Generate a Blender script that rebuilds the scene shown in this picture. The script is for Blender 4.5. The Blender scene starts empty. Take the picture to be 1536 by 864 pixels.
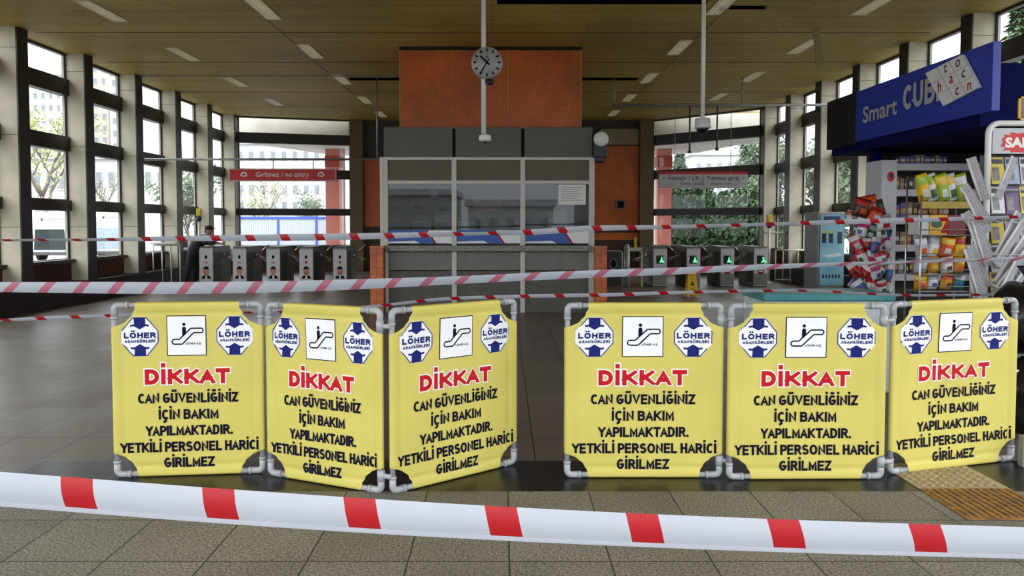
import bpy, bmesh, math, random
from mathutils import Vector, Matrix, noise
random.seed(7)
SC = bpy.context.scene
COL = SC.collection
PI = math.pi

# ---------------------------------------------------------------- camera, sky, exposure
F, PX, PY, TH, EYE = 1150.0, 755.0, 382.6, math.radians(2.37), 1.7
cam_d = bpy.data.cameras.new('camera')
cam = bpy.data.objects.new('camera', cam_d)
COL.objects.link(cam)
cam.location = (0, 0, EYE)
cam.rotation_euler = (PI/2 - TH, 0, 0)
cam_d.sensor_width = 36.0
cam_d.lens = 36.0*F/1536
cam_d.shift_x = (768 - PX)/1536
cam_d.shift_y = (PY - 432)/1536
cam_d.clip_end = 2000
SC.camera = cam

world = bpy.data.worlds.new('overcast_sky')
SC.world = world
world.use_nodes = True
nt = world.node_tree
nt.nodes.clear()
wo = nt.nodes.new('ShaderNodeOutputWorld')
bg = nt.nodes.new('ShaderNodeBackground')
tc = nt.nodes.new('ShaderNodeTexCoord')
sx = nt.nodes.new('ShaderNodeSeparateXYZ')
rp = nt.nodes.new('ShaderNodeValToRGB')
rp.color_ramp.elements[0].position = 0.0
rp.color_ramp.elements[0].color = (.26, .282, .308, 1)
rp.color_ramp.elements[1].position = 1.0
rp.color_ramp.elements[1].color = (1.05, 1.06, 1.09, 1)
nt.links.new(tc.outputs['Generated'], sx.inputs[0])
nt.links.new(sx.outputs['Z'], rp.inputs[0])
nt.links.new(rp.outputs[0], bg.inputs['Color'])
bg.inputs['Strength'].default_value = 2.6
nt.links.new(bg.outputs[0], wo.inputs[0])

SC.view_settings.view_transform = 'Standard'
SC.view_settings.look = 'None'
SC.view_settings.gamma = 1.0
SC.view_settings.use_curve_mapping = False
SC.view_settings.exposure = 1.6
try:
    SC.cycles.max_bounces = 8
    SC.cycles.transparent_max_bounces = 16
    SC.cycles.use_denoising = True
    SC.cycles.caustics_reflective = False
    SC.cycles.caustics_refractive = False
except Exception:
    pass

# ---------------------------------------------------------------- helpers
def at(px, py, Y):
    """point of the place seen at a photograph pixel, at distance Y from the camera"""
    u, v = (px - PX)/F, -(py - PY)/F
    d = Vector((u, math.cos(TH) + v*math.sin(TH), v*math.cos(TH) - math.sin(TH)))
    return Vector((0, 0, EYE)) + d*(Y/d.y)

def fl(px, py, z=0.0):
    u, v = (px - PX)/F, -(py - PY)/F
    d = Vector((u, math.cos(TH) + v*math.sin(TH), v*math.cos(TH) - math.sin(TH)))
    return Vector((0, 0, EYE)) + d*((z - EYE)/d.z)

def lin(c):
    c = c/255.0
    return c/12.92 if c <= .04045 else ((c + .055)/1.055)**2.4

def rgb(c):
    return (lin(c[0]), lin(c[1]), lin(c[2]), 1)

MATS = {}
def M(name, c, rough=.55, metal=0.0, var=.12, scale=6.0, bump=0.0, bscale=60.0, spec=.5, c2=None, stretch=None):
    """procedural principled material: colour varied by noise, optional bump"""
    if name in MATS:
        return MATS[name]
    m = bpy.data.materials.new(name)
    MATS[name] = m
    m.use_nodes = True
    t = m.node_tree
    b = t.nodes['Principled BSDF']
    b.inputs['Roughness'].default_value = rough
    b.inputs['Metallic'].default_value = metal
    b.inputs['Specular IOR Level'].default_value = spec
    co = t.nodes.new('ShaderNodeTexCoord')
    src = co.outputs['Object']
    if stretch:
        mp = t.nodes.new('ShaderNodeMapping')
        mp.inputs['Scale'].default_value = stretch
        t.links.new(src, mp.inputs[0])
        src = mp.outputs[0]
    nz = t.nodes.new('ShaderNodeTexNoise')
    nz.inputs['Scale'].default_value = scale
    nz.inputs['Detail'].default_value = 5
    t.links.new(src, nz.inputs['Vector'])
    r = t.nodes.new('ShaderNodeValToRGB')
    a = rgb(c)
    e = r.color_ramp.elements
    e[0].position, e[1].position = .3, .7
    if c2:
        e[0].color, e[1].color = rgb(c2), a
    else:
        e[0].color = tuple(x*(1 - var) for x in a[:3]) + (1,)
        e[1].color = tuple(min(1, x*(1 + var)) for x in a[:3]) + (1,)
    t.links.new(nz.outputs[0], r.inputs[0])
    t.links.new(r.outputs[0], b.inputs['Base Color'])
    if bump:
        n2 = t.nodes.new('ShaderNodeTexNoise')
        n2.inputs['Scale'].default_value = bscale
        t.links.new(src, n2.inputs['Vector'])
        bp = t.nodes.new('ShaderNodeBump')
        bp.inputs['Strength'].default_value = bump
        bp.inputs['Distance'].default_value = .01
        t.links.new(n2.outputs[0], bp.inputs['Height'])
        t.links.new(bp.outputs[0], b.inputs['Normal'])
    return m

def MT(name, c, cm, w, h, mortar, rough=.5, var=.25, grain=0.0, gscale=200.0, axes='XY', off=(0, 0), bump=.3, spec=.5, offset=0.0, rvar=0.0, nscale=1.2, patch=.22):
    """tiles / boards / bricks: brick pattern in real metres over two object axes"""
    m = bpy.data.materials.new(name)
    MATS[name] = m
    m.use_nodes = True
    t = m.node_tree
    b = t.nodes['Principled BSDF']
    b.inputs['Specular IOR Level'].default_value = spec
    co = t.nodes.new('ShaderNodeTexCoord')
    sp = t.nodes.new('ShaderNodeSeparateXYZ')
    t.links.new(co.outputs['Object'], sp.inputs[0])
    cb = t.nodes.new('ShaderNodeCombineXYZ')
    ao = {'X': 0, 'Y': 1, 'Z': 2}
    for i in (0, 1):
        ad = t.nodes.new('ShaderNodeMath')
        ad.operation = 'ADD'
        ad.inputs[1].default_value = off[i] + 500*(w if i == 0 else h)
        t.links.new(sp.outputs[ao[axes[i]]], ad.inputs[0])
        t.links.new(ad.outputs[0], cb.inputs[i])
    br = t.nodes.new('ShaderNodeTexBrick')
    br.offset = offset
    br.inputs['Scale'].default_value = 1
    br.inputs['Brick Width'].default_value = w
    br.inputs['Row Height'].default_value = h
    br.inputs['Mortar Size'].default_value = mortar
    br.inputs['Mortar Smooth'].default_value = .1
    br.inputs['Bias'].default_value = 0
    a = rgb(c)
    br.inputs['Color1'].default_value = tuple(x*(1 - var) for x in a[:3]) + (1,)
    br.inputs['Color2'].default_value = tuple(min(1, x*(1 + var)) for x in a[:3]) + (1,)
    br.inputs['Mortar'].default_value = rgb(cm)
    t.links.new(cb.outputs[0], br.inputs['Vector'])
    col = br.outputs['Color']
    def mul(col, scale, amt, detail=4):
        nz = t.nodes.new('ShaderNodeTexNoise')
        nz.inputs['Scale'].default_value = scale
        nz.inputs['Detail'].default_value = detail
        t.links.new(co.outputs['Object'], nz.inputs['Vector'])
        r = t.nodes.new('ShaderNodeMapRange')
        r.inputs[1].default_value, r.inputs[2].default_value = .3, .7
        r.inputs[3].default_value, r.inputs[4].default_value = 1 - amt, 1 + amt
        t.links.new(nz.outputs[0], r.inputs[0])
        mx = t.nodes.new('ShaderNodeVectorMath')
        mx.operation = 'SCALE'
        t.links.new(col, mx.inputs[0])
        t.links.new(r.outputs[0], mx.inputs['Scale'])
        return mx.outputs[0], nz
    col, nb = mul(col, nscale, patch)
    if grain:
        col, _ = mul(col, gscale, grain, 2)
    t.links.new(col, b.inputs['Base Color'])
    if rvar:
        r = t.nodes.new('ShaderNodeMapRange')
        r.inputs[1].default_value, r.inputs[2].default_value = .3, .7
        r.inputs[3].default_value, r.inputs[4].default_value = rough - rvar, rough + rvar
        t.links.new(nb.outputs[0], r.inputs[0])
        t.links.new(r.outputs[0], b.inputs['Roughness'])
    else:
        b.inputs['Roughness'].default_value = rough
    if bump:
        iv = t.nodes.new('ShaderNodeMath')
        iv.operation = 'SUBTRACT'
        iv.inputs[0].default_value = 1
        t.links.new(br.outputs['Fac'], iv.inputs[1])
        bp = t.nodes.new('ShaderNodeBump')
        bp.inputs['Strength'].default_value = bump
        bp.inputs['Distance'].default_value = .004
        t.links.new(iv.outputs[0], bp.inputs['Height'])
        t.links.new(bp.outputs[0], b.inputs['Normal'])
    return m

def MGLASS(name, tint=(.93, .95, .95), refl=1.0):
    m = bpy.data.materials.new(name)
    MATS[name] = m
    m.use_nodes = True
    t = m.node_tree
    t.nodes.clear()
    o = t.nodes.new('ShaderNodeOutputMaterial')
    tr = t.nodes.new('ShaderNodeBsdfTransparent')
    tr.inputs[0].default_value = tint + (1,)
    gl = t.nodes.new('ShaderNodeBsdfGlossy')
    gl.inputs['Roughness'].default_value = .01
    fr = t.nodes.new('ShaderNodeFresnel')
    fr.inputs['IOR'].default_value = 1.5
    mu = t.nodes.new('ShaderNodeMath')
    mu.operation = 'MULTIPLY'
    mu.use_clamp = True
    mu.inputs[1].default_value = refl
    mx = t.nodes.new('ShaderNodeMixShader')
    ge = t.nodes.new('ShaderNodeNewGeometry')
    fm = t.nodes.new('ShaderNodeMath')
    fm.operation = 'SUBTRACT'
    fm.inputs[0].default_value = 1
    t.links.new(ge.outputs['Backfacing'], fm.inputs[1])
    m2 = t.nodes.new('ShaderNodeMath')
    m2.operation = 'MULTIPLY'
    t.links.new(fr.outputs[0], m2.inputs[0])
    t.links.new(fm.outputs[0], m2.inputs[1])
    t.links.new(m2.outputs[0], mu.inputs[0])
    t.links.new(mu.outputs[0], mx.inputs[0])
    t.links.new(tr.outputs[0], mx.inputs[1])
    t.links.new(gl.outputs[0], mx.inputs[2])
    t.links.new(mx.outputs[0], o.inputs[0])
    return m

def MTAPE(name, c, transl=.35):
    """thin plastic film: diffuse plus translucent"""
    m = bpy.data.materials.new(name)
    MATS[name] = m
    m.use_nodes = True
    t = m.node_tree
    b = t.nodes['Principled BSDF']
    o = t.nodes['Material Output']
    co = t.nodes.new('ShaderNodeTexCoord')
    nz = t.nodes.new('ShaderNodeTexNoise')
    nz.inputs['Scale'].default_value = 14
    t.links.new(co.outputs['Object'], nz.inputs['Vector'])
    r = t.nodes.new('ShaderNodeValToRGB')
    a = rgb(c)
    r.color_ramp.elements[0].color = tuple(x*.92 for x in a[:3]) + (1,)
    r.color_ramp.elements[1].color = a
    t.links.new(nz.outputs[0], r.inputs[0])
    t.links.new(r.outputs[0], b.inputs['Base Color'])
    b.inputs['Roughness'].default_value = .4
    tl = t.nodes.new('ShaderNodeBsdfTranslucent')
    t.links.new(r.outputs[0], tl.inputs[0])
    mx = t.nodes.new('ShaderNodeMixShader')
    mx.inputs[0].default_value = transl
    t.links.new(b.outputs[0], mx.inputs[1])
    t.links.new(tl.outputs[0], mx.inputs[2])
    t.links.new(mx.outputs[0], o.inputs[0])
    return m

class MB:
    """collects shapes, builds ONE mesh object"""
    def __init__(s):
        s.v, s.f, s.m, s.s = [], [], [], []
    def add(s, vs, fs, mi=0, smooth=False, T=None):
        n = len(s.v)
        for p in vs:
            p = Vector(p)
            s.v.append(T @ p if T is not None else p)
        for f in fs:
            s.f.append([i + n for i in f])
            s.m.append(mi)
            s.s.append(smooth)
        return s
    def box(s, x0, x1, y0, y1, z0, z1, mi=0, T=None):
        if x0 > x1: x0, x1 = x1, x0
        if y0 > y1: y0, y1 = y1, y0
        if z0 > z1: z0, z1 = z1, z0
        vs = [(x0, y0, z0), (x1, y0, z0), (x1, y1, z0), (x0, y1, z0), (x0, y0, z1), (x1, y0, z1), (x1, y1, z1), (x0, y1, z1)]
        return s.add(vs, [(0, 3, 2, 1), (4, 5, 6, 7), (0, 1, 5, 4), (1, 2, 6, 5), (2, 3, 7, 6), (3, 0, 4, 7)], mi, False, T)
    def tube(s, pts, r, n=10, mi=0, smooth=True, T=None, flat=1.0):
        pts = [Vector(p) for p in pts]
        k = len(pts)
        rs = r if isinstance(r, (list, tuple)) else [r]*k
        vs, fs = [], []
        up = None
        for i, p in enumerate(pts):
            t = (pts[min(i + 1, k - 1)] - pts[max(i - 1, 0)])
            if t.length < 1e-9: t = Vector((0, 0, 1))
            t.normalize()
            if up is None:
                up = t.orthogonal().normalized()
            up = (up - t*up.dot(t))
            if up.length < 1e-6: up = t.orthogonal()
            up.normalize()
            w = t.cross(up)
            for j in range(n):
                a = 2*PI*j/n
                vs.append(p + (up*math.cos(a) + w*math.sin(a)*flat)*rs[i])
        for i in range(k - 1):
            for j in range(n):
                fs.append((i*n + j, i*n + (j + 1) % n, (i + 1)*n + (j + 1) % n, (i + 1)*n + j))
        s.add(vs, fs, mi, smooth, T)
        return s.add([vs[j] for j in range(n)] + [vs[(k - 1)*n + j] for j in range(n)],
                     [tuple(range(n - 1, -1, -1)), tuple(range(n, 2*n))], mi, False, T)
    def lathe(s, prof, n=20, mi=0, T=None, smooth=True):
        vs, fs = [], []
        for r, z in prof:
            for j in range(n):
                a = 2*PI*j/n
                vs.append((r*math.cos(a), r*math.sin(a), z))
        for i in range(len(prof) - 1):
            for j in range(n):
                fs.append((i*n + j, i*n + (j + 1) % n, (i + 1)*n + (j + 1) % n, (i + 1)*n + j))
        fs.append(tuple(range(n - 1, -1, -1)))
        fs.append(tuple((len(prof) - 1)*n + j for j in range(n)))
        return s.add(vs, fs, mi, smooth, T)
    def prism(s, o, y0, y1, mi=0, T=None, smooth=False):
        """outline in x,z extruded along y"""
        n = len(o)
        vs = [(p[0], y0, p[1]) for p in o] + [(p[0], y1, p[1]) for p in o]
        fs = [(i, (i + 1) % n, n + (i + 1) % n, n + i) for i in range(n)]
        s.add(vs, fs, mi, smooth, T)
        return s.add(vs, [tuple(range(n - 1, -1, -1)), tuple(range(n, 2*n))], mi, False, T)
    def slab(s, o, z0, z1, mi=0, T=None):
        """outline in x,y extruded along z"""
        n = len(o)
        vs = [(p[0], p[1], z0) for p in o] + [(p[0], p[1], z1) for p in o]
        fs = [(i, (i + 1) % n, n + (i + 1) % n, n + i) for i in range(n)] + [tuple(range(n - 1, -1, -1)), tuple(range(n, 2*n))]
        return s.add(vs, fs, mi, False, T)
    def ball(s, c, r, n=12, mi=0, T=None, sq=(1, 1, 1)):
        k = n//2 + 1
        vs, fs = [], []
        c = Vector(c)
        for i in range(k + 1):
            a = PI*i/k
            for j in range(n):
                b = 2*PI*j/n
                vs.append(c + Vector((math.sin(a)*math.cos(b)*sq[0], math.sin(a)*math.sin(b)*sq[1], math.cos(a)*sq[2]))*r)
        for i in range(k):
            for j in range(n):
                fs.append((i*n + j, (i + 1)*n + j, (i + 1)*n + (j + 1) % n, i*n + (j + 1) % n))
        return s.add(vs, fs, mi, True, T)
    def build(s, name, mats, parent=None, bevel=0.0, seg=2, loc=None, rot=None):
        me = bpy.data.meshes.new(name)
        me.from_pydata([tuple(v) for v in s.v], [], s.f)
        if not isinstance(mats, (list, tuple)):
            mats = [mats]
        for m in mats:
            me.materials.append(m)
        me.polygons.foreach_set('material_index', s.m)
        me.polygons.foreach_set('use_smooth', s.s)
        bm = bmesh.new()
        bm.from_mesh(me)
        bmesh.ops.remove_doubles(bm, verts=bm.verts, dist=1e-5)
        bmesh.ops.recalc_face_normals(bm, faces=bm.faces)
        bm.to_mesh(me)
        bm.free()
        me.update()
        o = bpy.data.objects.new(name, me)
        COL.objects.link(o)
        if parent is not None:
            o.parent = parent
        if loc is not None:
            o.location = loc
        if rot is not None:
            o.rotation_euler = rot
        if bevel:
            b = o.modifiers.new('bevel', 'BEVEL')
            b.width = bevel
            b.segments = seg
            b.limit_method = 'ANGLE'
        return o

def tag(o, label, cat, group=None, kind=None):
    o['label'] = label
    o['category'] = cat
    if group: o['group'] = group
    if kind: o['kind'] = kind
    return o

def thing(name, label, cat, loc=(0, 0, 0), rz=0.0, group=None):
    o = bpy.data.objects.new(name, None)
    o.empty_display_size = .1
    COL.objects.link(o)
    o.location = loc
    o.rotation_euler = (0, 0, rz)
    return tag(o, label, cat, group)

def struct(o):
    o['kind'] = 'structure'
    return o

def copy_tree(o, parent=None):
    c = o.copy()
    COL.objects.link(c)
    c.parent = parent
    for ch in list(o.children):
        copy_tree(ch, c)
    return c

def RT(loc=(0, 0, 0), rx=0, ry=0, rz=0, s=1.0):
    return Matrix.Translation(loc) @ Matrix.Rotation(rz, 4, 'Z') @ Matrix.Rotation(ry, 4, 'Y') @ Matrix.Rotation(rx, 4, 'X') @ Matrix.Scale(s, 4)

def frame(p, ex, ez):
    """matrix with local x along ex, local z along ez, local y = ez x ex (away from a reader)"""
    ex = Vector(ex).normalized()
    ez = Vector(ez).normalized()
    ey = ez.cross(ex)
    m = Matrix((ex, ey, ez)).transposed().to_4x4()
    m.translation = Vector(p)
    return m

# lettering: outlines of the built-in font, as flat polygons
def glyphs(body, w=None, cap=.1, bold=0.0, cx=0.0, base=0.0, align='C', space=1.0):
    cu = bpy.data.curves.new('lettering', 'FONT')
    cu.body = body
    cu.offset = bold
    cu.space_character = space
    cu.resolution_u = 3
    ob = bpy.data.objects.new('lettering', cu)
    COL.objects.link(ob)
    bpy.context.view_layer.update()
    me = ob.to_mesh()
    vs = [v.co.copy() for v in me.vertices]
    fs = [list(p.vertices) for p in me.polygons]
    ob.to_mesh_clear()
    bpy.data.objects.remove(ob)
    bpy.data.curves.remove(cu)
    x0, x1 = min(v.x for v in vs), max(v.x for v in vs)
    sy = cap/(.682 + 2*bold)
    sxx = w/(x1 - x0) if w else sy
    ox = {'C': cx - (x0 + x1)/2*sxx, 'L': cx - x0*sxx}[align]
    return [(v.x*sxx + ox, (v.y + bold)*sy + base) for v in vs], fs

def put_text(mb, body, yf=None, mi=0, T=None, lift=.002, **k):
    vs, fs = glyphs(body, **k)
    mb.add([(x, (yf(x, z) if yf else 0) - lift, z) for x, z in vs], fs, mi, False, T)

def put_poly(mb, o, yf=None, mi=0, T=None, lift=.002, cuts=0):
    bm = bmesh.new()
    bm.faces.new([bm.verts.new((p[0], 0, p[1])) for p in o])
    if cuts:
        bmesh.ops.triangulate(bm, faces=bm.faces)
        for _ in range(cuts):
            bmesh.ops.subdivide_edges(bm, edges=bm.edges, cuts=1, use_grid_fill=True)
    bm.verts.index_update()
    vs = [(v.co.x, (yf(v.co.x, v.co.z) if yf else 0) - lift, v.co.z) for v in bm.verts]
    mb.add(vs, [[v.index for v in f.verts] for f in bm.faces], mi, False, T)
    bm.free()

def circ(cx, cz, r, n=24, r2=None):
    return [(cx + r*math.cos(2*PI*i/n), cz + (r2 or r)*math.sin(2*PI*i/n)) for i in range(n)]

def rect(x0, x1, z0, z1):
    return [(x0, z0), (x1, z0), (x1, z1), (x0, z1)]

ORD = ['first', 'second', 'third', 'fourth', 'fifth', 'sixth', 'seventh', 'eighth', 'ninth', 'tenth', 'eleventh', 'twelfth', 'thirteenth', 'fourteenth']

# block lettering drawn from strokes (condensed bold capitals), unit cell: height 1
def arc(cx, cz, rx, rz, a0, a1, n=8):
    return [(cx + rx*math.cos(math.radians(a0 + (a1 - a0)*i/n)), cz + rz*math.sin(math.radians(a0 + (a1 - a0)*i/n))) for i in range(n + 1)]
STROKES = {
    'A': (.68, [[(0, 0), (.34, 1), (.68, 0)], [(.14, .30), (.54, .30)]]),
    'B': (.60, [[(0, 0), (0, 1)], [(0, 1)] + arc(.32, .77, .25, .23, 90, -90) + [(0, .54)], [(0, .54)] + arc(.34, .27, .27, .27, 90, -90) + [(0, 0)]]),
    'C': (.64, [arc(.34, .5, .34, .5, 48, 312, 14)]),
    'D': (.62, [[(0, 0), (0, 1)], [(0, 1)] + arc(.24, .5, .38, .5, 90, -90, 12) + [(0, 0)]]),
    'E': (.52, [[(.52, 1), (0, 1), (0, 0), (.52, 0)], [(0, .52), (.47, .52)]]),
    'G': (.68, [arc(.35, .5, .35, .5, 48, 330, 14) + [(.66, .46), (.38, .46)]]),
    'H': (.60, [[(0, 0), (0, 1)], [(.60, 0), (.60, 1)], [(0, .52), (.60, .52)]]),
    'I': (.0, [[(0, 0), (0, 1)]]),
    'K': (.64, [[(0, 0), (0, 1)], [(.60, 1), (.02, .36)], [(.20, .54), (.64, 0)]]),
    'L': (.50, [[(0, 1), (0, 0), (.50, 0)]]),
    'M': (.74, [[(0, 0), (0, 1), (.37, .12), (.74, 1), (.74, 0)]]),
    'N': (.62, [[(0, 0), (0, 1), (.62, 0), (.62, 1)]]),
    'O': (.72, [arc(.36, .5, .36, .5, 90, 450, 20)]),
    'P': (.58, [[(0, 0), (0, 1)], [(0, 1)] + arc(.30, .72, .28, .28, 90, -90) + [(0, .44)]]),
    'R': (.60, [[(0, 0), (0, 1)], [(0, 1)] + arc(.30, .74, .28, .26, 90, -90) + [(0, .48)], [(.30, .48), (.60, 0)]]),
    'S': (.58, [arc(.29, .75, .27, .25, 25, 230, 9) + arc(.29, .26, .29, .26, 70, -155, 9)]),
    'T': (.62, [[(0, 1), (.62, 1)], [(.31, 1), (.31, 0)]]),
    'U': (.62, [[(0, 1), (0, .32)] + arc(.31, .32, .31, .32, 180, 360, 10) + [(.62, 1)]]),
    'V': (.68, [[(0, 1), (.34, 0), (.68, 1)]]),
    'Y': (.66, [[(0, 1), (.33, .46), (.66, 1)], [(.33, .46), (.33, 0)]]),
    'Z': (.58, [[(0, 1), (.58, 1), (0, 0), (.58, 0)]]),
    '.': (.0, [[(0, 0), (0, .02)]]),
}
ACC = {'İ': ('I', 'dot'), 'Ğ': ('G', 'breve'), 'Ü': ('U', 'dots'), 'Ö': ('O', 'dots'), 'Ç': ('C', 'ced'), 'Ş': ('S', 'ced')}
def stroke_text(mb, body, yf, mi, cx, base, w, cap, th, lift=.003, grow=0.0, T=None, gap=.20, segs=True):
    """th: stroke thickness / cap height; grow: extra outline in metres"""
    x, lines = 0.0, []
    k = 1 - th          # strokes are centred, inset by half a thickness
    for ch in body:
        if ch == ' ':
            x += .34
            continue
        b_, acc = ACC.get(ch, (ch, None))
        if b_ in 'AY' and x > 0: x -= .07
        wd, st = STROKES[b_]
        for s_ in st:
            lines.append([(x + th/2 + p[0], th/2 + p[1]*k) for p in s_])
        m = x + th/2 + wd/2
        if acc == 'dot': lines.append([(m, 1.10 + th*.5), (m, 1.10 + th*.55)])
        if acc == 'dots':
            for s_ in (-1, 1): lines.append([(m + s_*.17, 1.10 + th*.5), (m + s_*.17, 1.10 + th*.55)])
        if acc == 'breve': lines.append([(m + p[0], p[1]) for p in arc(0, 1.30, .17, .14, 190, 350, 6)])
        if acc == 'ced': lines.append([(m, -.02), (m + .02, -.13), (m - .10, -.20)])
        x += wd + th + gap - (.07 if b_ in 'ACYPT' else 0)
    x -= gap
    sx_ = w/x if w else cap
    ht = th*cap/2 + grow
    lift0 = lift
    for li_, L_ in enumerate(lines):
        lift = lift0 + (li_ % 4)*.00025
        P = [Vector((p[0]*sx_ - (w if w else x*cap)/2 + cx, p[1]*cap + base)) for p in L_]
        if len(P) == 2 and (P[1] - P[0]).length < cap*.35:
            pass
        n = len(P)
        flat = 'z' if n <= 5 else ''
        lo_, hi_ = base - grow, base + cap + grow
        acc_ = max(p[1] for p in L_) > 1.02 or min(p[1] for p in L_) < -.01
        closed = (P[0] - P[-1]).length < 1e-6 and n > 3
        left, right = [], []
        for i in range(n):
            a_ = P[i - 1] if i > 0 else (P[-2] if closed else None)
            c_ = P[i + 1] if i < n - 1 else (P[1] if closed else None)
            d0 = (P[i] - a_).normalized() if a_ is not None else None
            d1 = (c_ - P[i]).normalized() if c_ is not None else None
            if d0 is None: d0 = d1
            if d1 is None: d1 = d0
            n0, n1 = Vector((-d0.y, d0.x)), Vector((-d1.y, d1.x))
            m = n0 + n1
            m = n0 if m.length < 1e-6 else m.normalized()
            s_ = ht/max(.42, m.dot(n0))
            q = P[i].copy()
            if not closed and grow and i == 0: q -= d1*grow
            if not closed and grow and i == n - 1: q += d0*grow
            if not closed and i == 0 and n > 1 and abs(d1.y) < .3 or (not closed and i == n - 1 and abs(d0.y) < .3):
                pass
            e = 0
            # square ends reach the cap line
            if not closed and i == 0: q -= d1*(th*cap/2)*(1 if abs(d1.x) < .2 or abs(d1.y) < .2 else 1.3 if flat else .1)
            if not closed and i == n - 1: q += d0*(th*cap/2)*(1 if abs(d0.x) < .2 or abs(d0.y) < .2 else 1.3 if flat else .1)
            left.append(q + m*s_)
            right.append(q - m*s_)
        vs, fs = [], []
        for i in range(n):
            for p in (left[i], right[i]):
                if not acc_: p = Vector((p.x, min(hi_, max(lo_, p.y))))
                vs.append((p.x, (yf(p.x, p.y) if yf else 0) - lift, p.y))
        for i in range(n - 1):
            fs.append((2*i, 2*i + 1, 2*i + 3, 2*i + 2))
        mb.add(vs, fs, mi, False, T)

# ---------------------------------------------------------------- materials
concrete = M('pale concrete', (198, 190, 168), .8, var=.10, scale=3, bump=.15, bscale=40)
dark_steel = M('dark brown steel', (44, 39, 35), .45, var=.15, scale=5)
beige_al = M('white painted metal', (196, 194, 184), .4, var=.05)
ceil_m = MT('slatted ceiling boards', (192, 168, 92), (96, 82, 46), 3.6, .15, .006, .6, .10, .12, 25, 'XY', (0.2, .03), .5, .3, .5, nscale=.35, patch=.22)
orange_t = MT('orange mosaic tiles', (196, 94, 20), (160, 72, 16), .05, .05, .004, .4, .09, axes='XZ', bump=.3, nscale=1.2, patch=.25)
orange_p = MT('orange tile cladding', (196, 98, 40), (130, 70, 34), .125, .125, .006, .4, .12, axes='XZ', bump=.3)
brick_y = MT('dark red brick side', (84, 40, 32), (52, 42, 38), .22, .075, .010, .75, .25, axes='YZ', offset=.5)
brick_x = MT('dark red brick front', (84, 40, 32), (52, 42, 38), .22, .075, .010, .75, .25, axes='XZ', offset=.5)
pave_m = MT('granite paving', (106, 102, 92), (48, 45, 40), .51, .54, .005, .6, .10, .75, 75, 'XY', (-.03, -4.33 + .54*8), .5, .4, nscale=1.6, patch=.16)
floor_m = MT('polished dark granite floor', (98, 91, 82), (26, 24, 22), .51, .51, .005, .38, .08, .25, 90, 'XY', (0.28, 0.1), .25, .22, rvar=.08, nscale=1.1, patch=.18)
black_gr = M('black polished granite', (20, 21, 21), .30, var=.3, scale=60, spec=.3)
asphalt = M('grey asphalt', (120, 120, 118), .9, var=.15, scale=2)
win_glass = MGLASS('window glass', (.97, .98, .98), 1.0)
booth_glass = MGLASS('booth glass', (.86, .90, .90), 1.6)
brown_pl = M('brown painted plaster', (104, 88, 58), .7, var=.12, scale=2)
pale_pl = M('pale stained panel', (150, 138, 108), .7, var=.15, scale=2)
lint_m = M('grey green metal panel', (84, 82, 72), .5, var=.1, scale=2)
shadow_black = M('shadow and roof black', (12, 11, 10), .8, var=.1)
grey_pl = M('grey sheet metal', (150, 151, 150), .4, .35, var=.1, scale=3)
grey_dk = M('dark grey metal', (78, 78, 76), .45, .3, var=.12, scale=4)
white_pl = M('white plastic', (220, 221, 220), .4, var=.04)
black_pl = M('black plastic', (22, 22, 24), .45, var=.15)
red_pl = M('red paint', (206, 22, 28), .45, var=.08)
white_pt = M('white paint', (236, 236, 232), .5, var=.03)
chrome = M('brushed steel', (190, 190, 188), .28, .85, var=.06)
yellow_pl = M('yellow plastic', (222, 178, 30), .45, var=.08)
navy_ink = M('navy print', (26, 34, 104), .7, var=.05, spec=.15)
black_ink = M('black blue print', (13, 13, 36), .75, var=.05, spec=.12)
red_ink = M('red print', (182, 18, 26), .65, var=.05, spec=.2)
white_ink = M('white print', (232, 234, 236), .55, var=.03)

# ---------------------------------------------------------------- ground, floor, ceiling
ZC = 5.37
o = MB().box(-260, 260, -60, 300, -.6, -.06).build('ground', asphalt); struct(o)
o = MB().box(-16, 16, -14, 4.80, -.06, 0).build('pavement', pave_m); struct(o)
xb = fl(60, 693).x
o = MB().box(xb, 16, 4.80, 5.43, -.06, 0).build('trim_1', black_gr); struct(o)
o = MB().slab([(-16, 4.80), (xb, 4.80), (xb, 5.43), (16, 5.43), (16, 9), (8.7, 9), (8.7, 24.6), (5.4, 27.8), (-5.5, 27.8), (-9.6, 26.5), (-9.6, 9), (-16, 9)], -.06, 0).build('floor', floor_m); struct(o)

# tactile strip set in the paving
tac_a = M('ribbed rusty steel', (158, 112, 44), .6, .2, var=.2, scale=14, c2=(96, 76, 52))
tac_b = M('worn studded stone', (150, 134, 98), .7, var=.2, scale=25)
t0 = MB()
tx0, tx1 = 2.66, 3.24
t0.box(tx0, tx1, 4.33, 4.84, .0005, .006)
for i in range(12):
    x = tx0 + .03 + i*.046
    t0.box(x, x + .022, 4.35, 4.82, .006, .014)
for i in range(11):
    y = 4.36 + i*.045
    t0.box(tx0 + .01, tx1 - .01, y, y + .010, .006, .010)
o = t0.build('tactile_plate', tac_a)
tag(o, 'rusty ribbed tactile plate set in the granite paving', 'tactile paving')
t0 = MB().box(tx0, tx1, 4.85, 5.36, .0005, .006)
for i in range(9):
    for j in range(8):
        t0.lathe([(.018, .006), (.016, .011), (.008, .013)], 8, 0, Matrix.Translation((tx0 + .05 + i*.06, 4.89 + j*.06, 0)))
o = t0.build('tactile_slab', tac_b)
tag(o, 'pale worn studded tactile slab on the black granite threshold', 'tactile paving')

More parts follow.
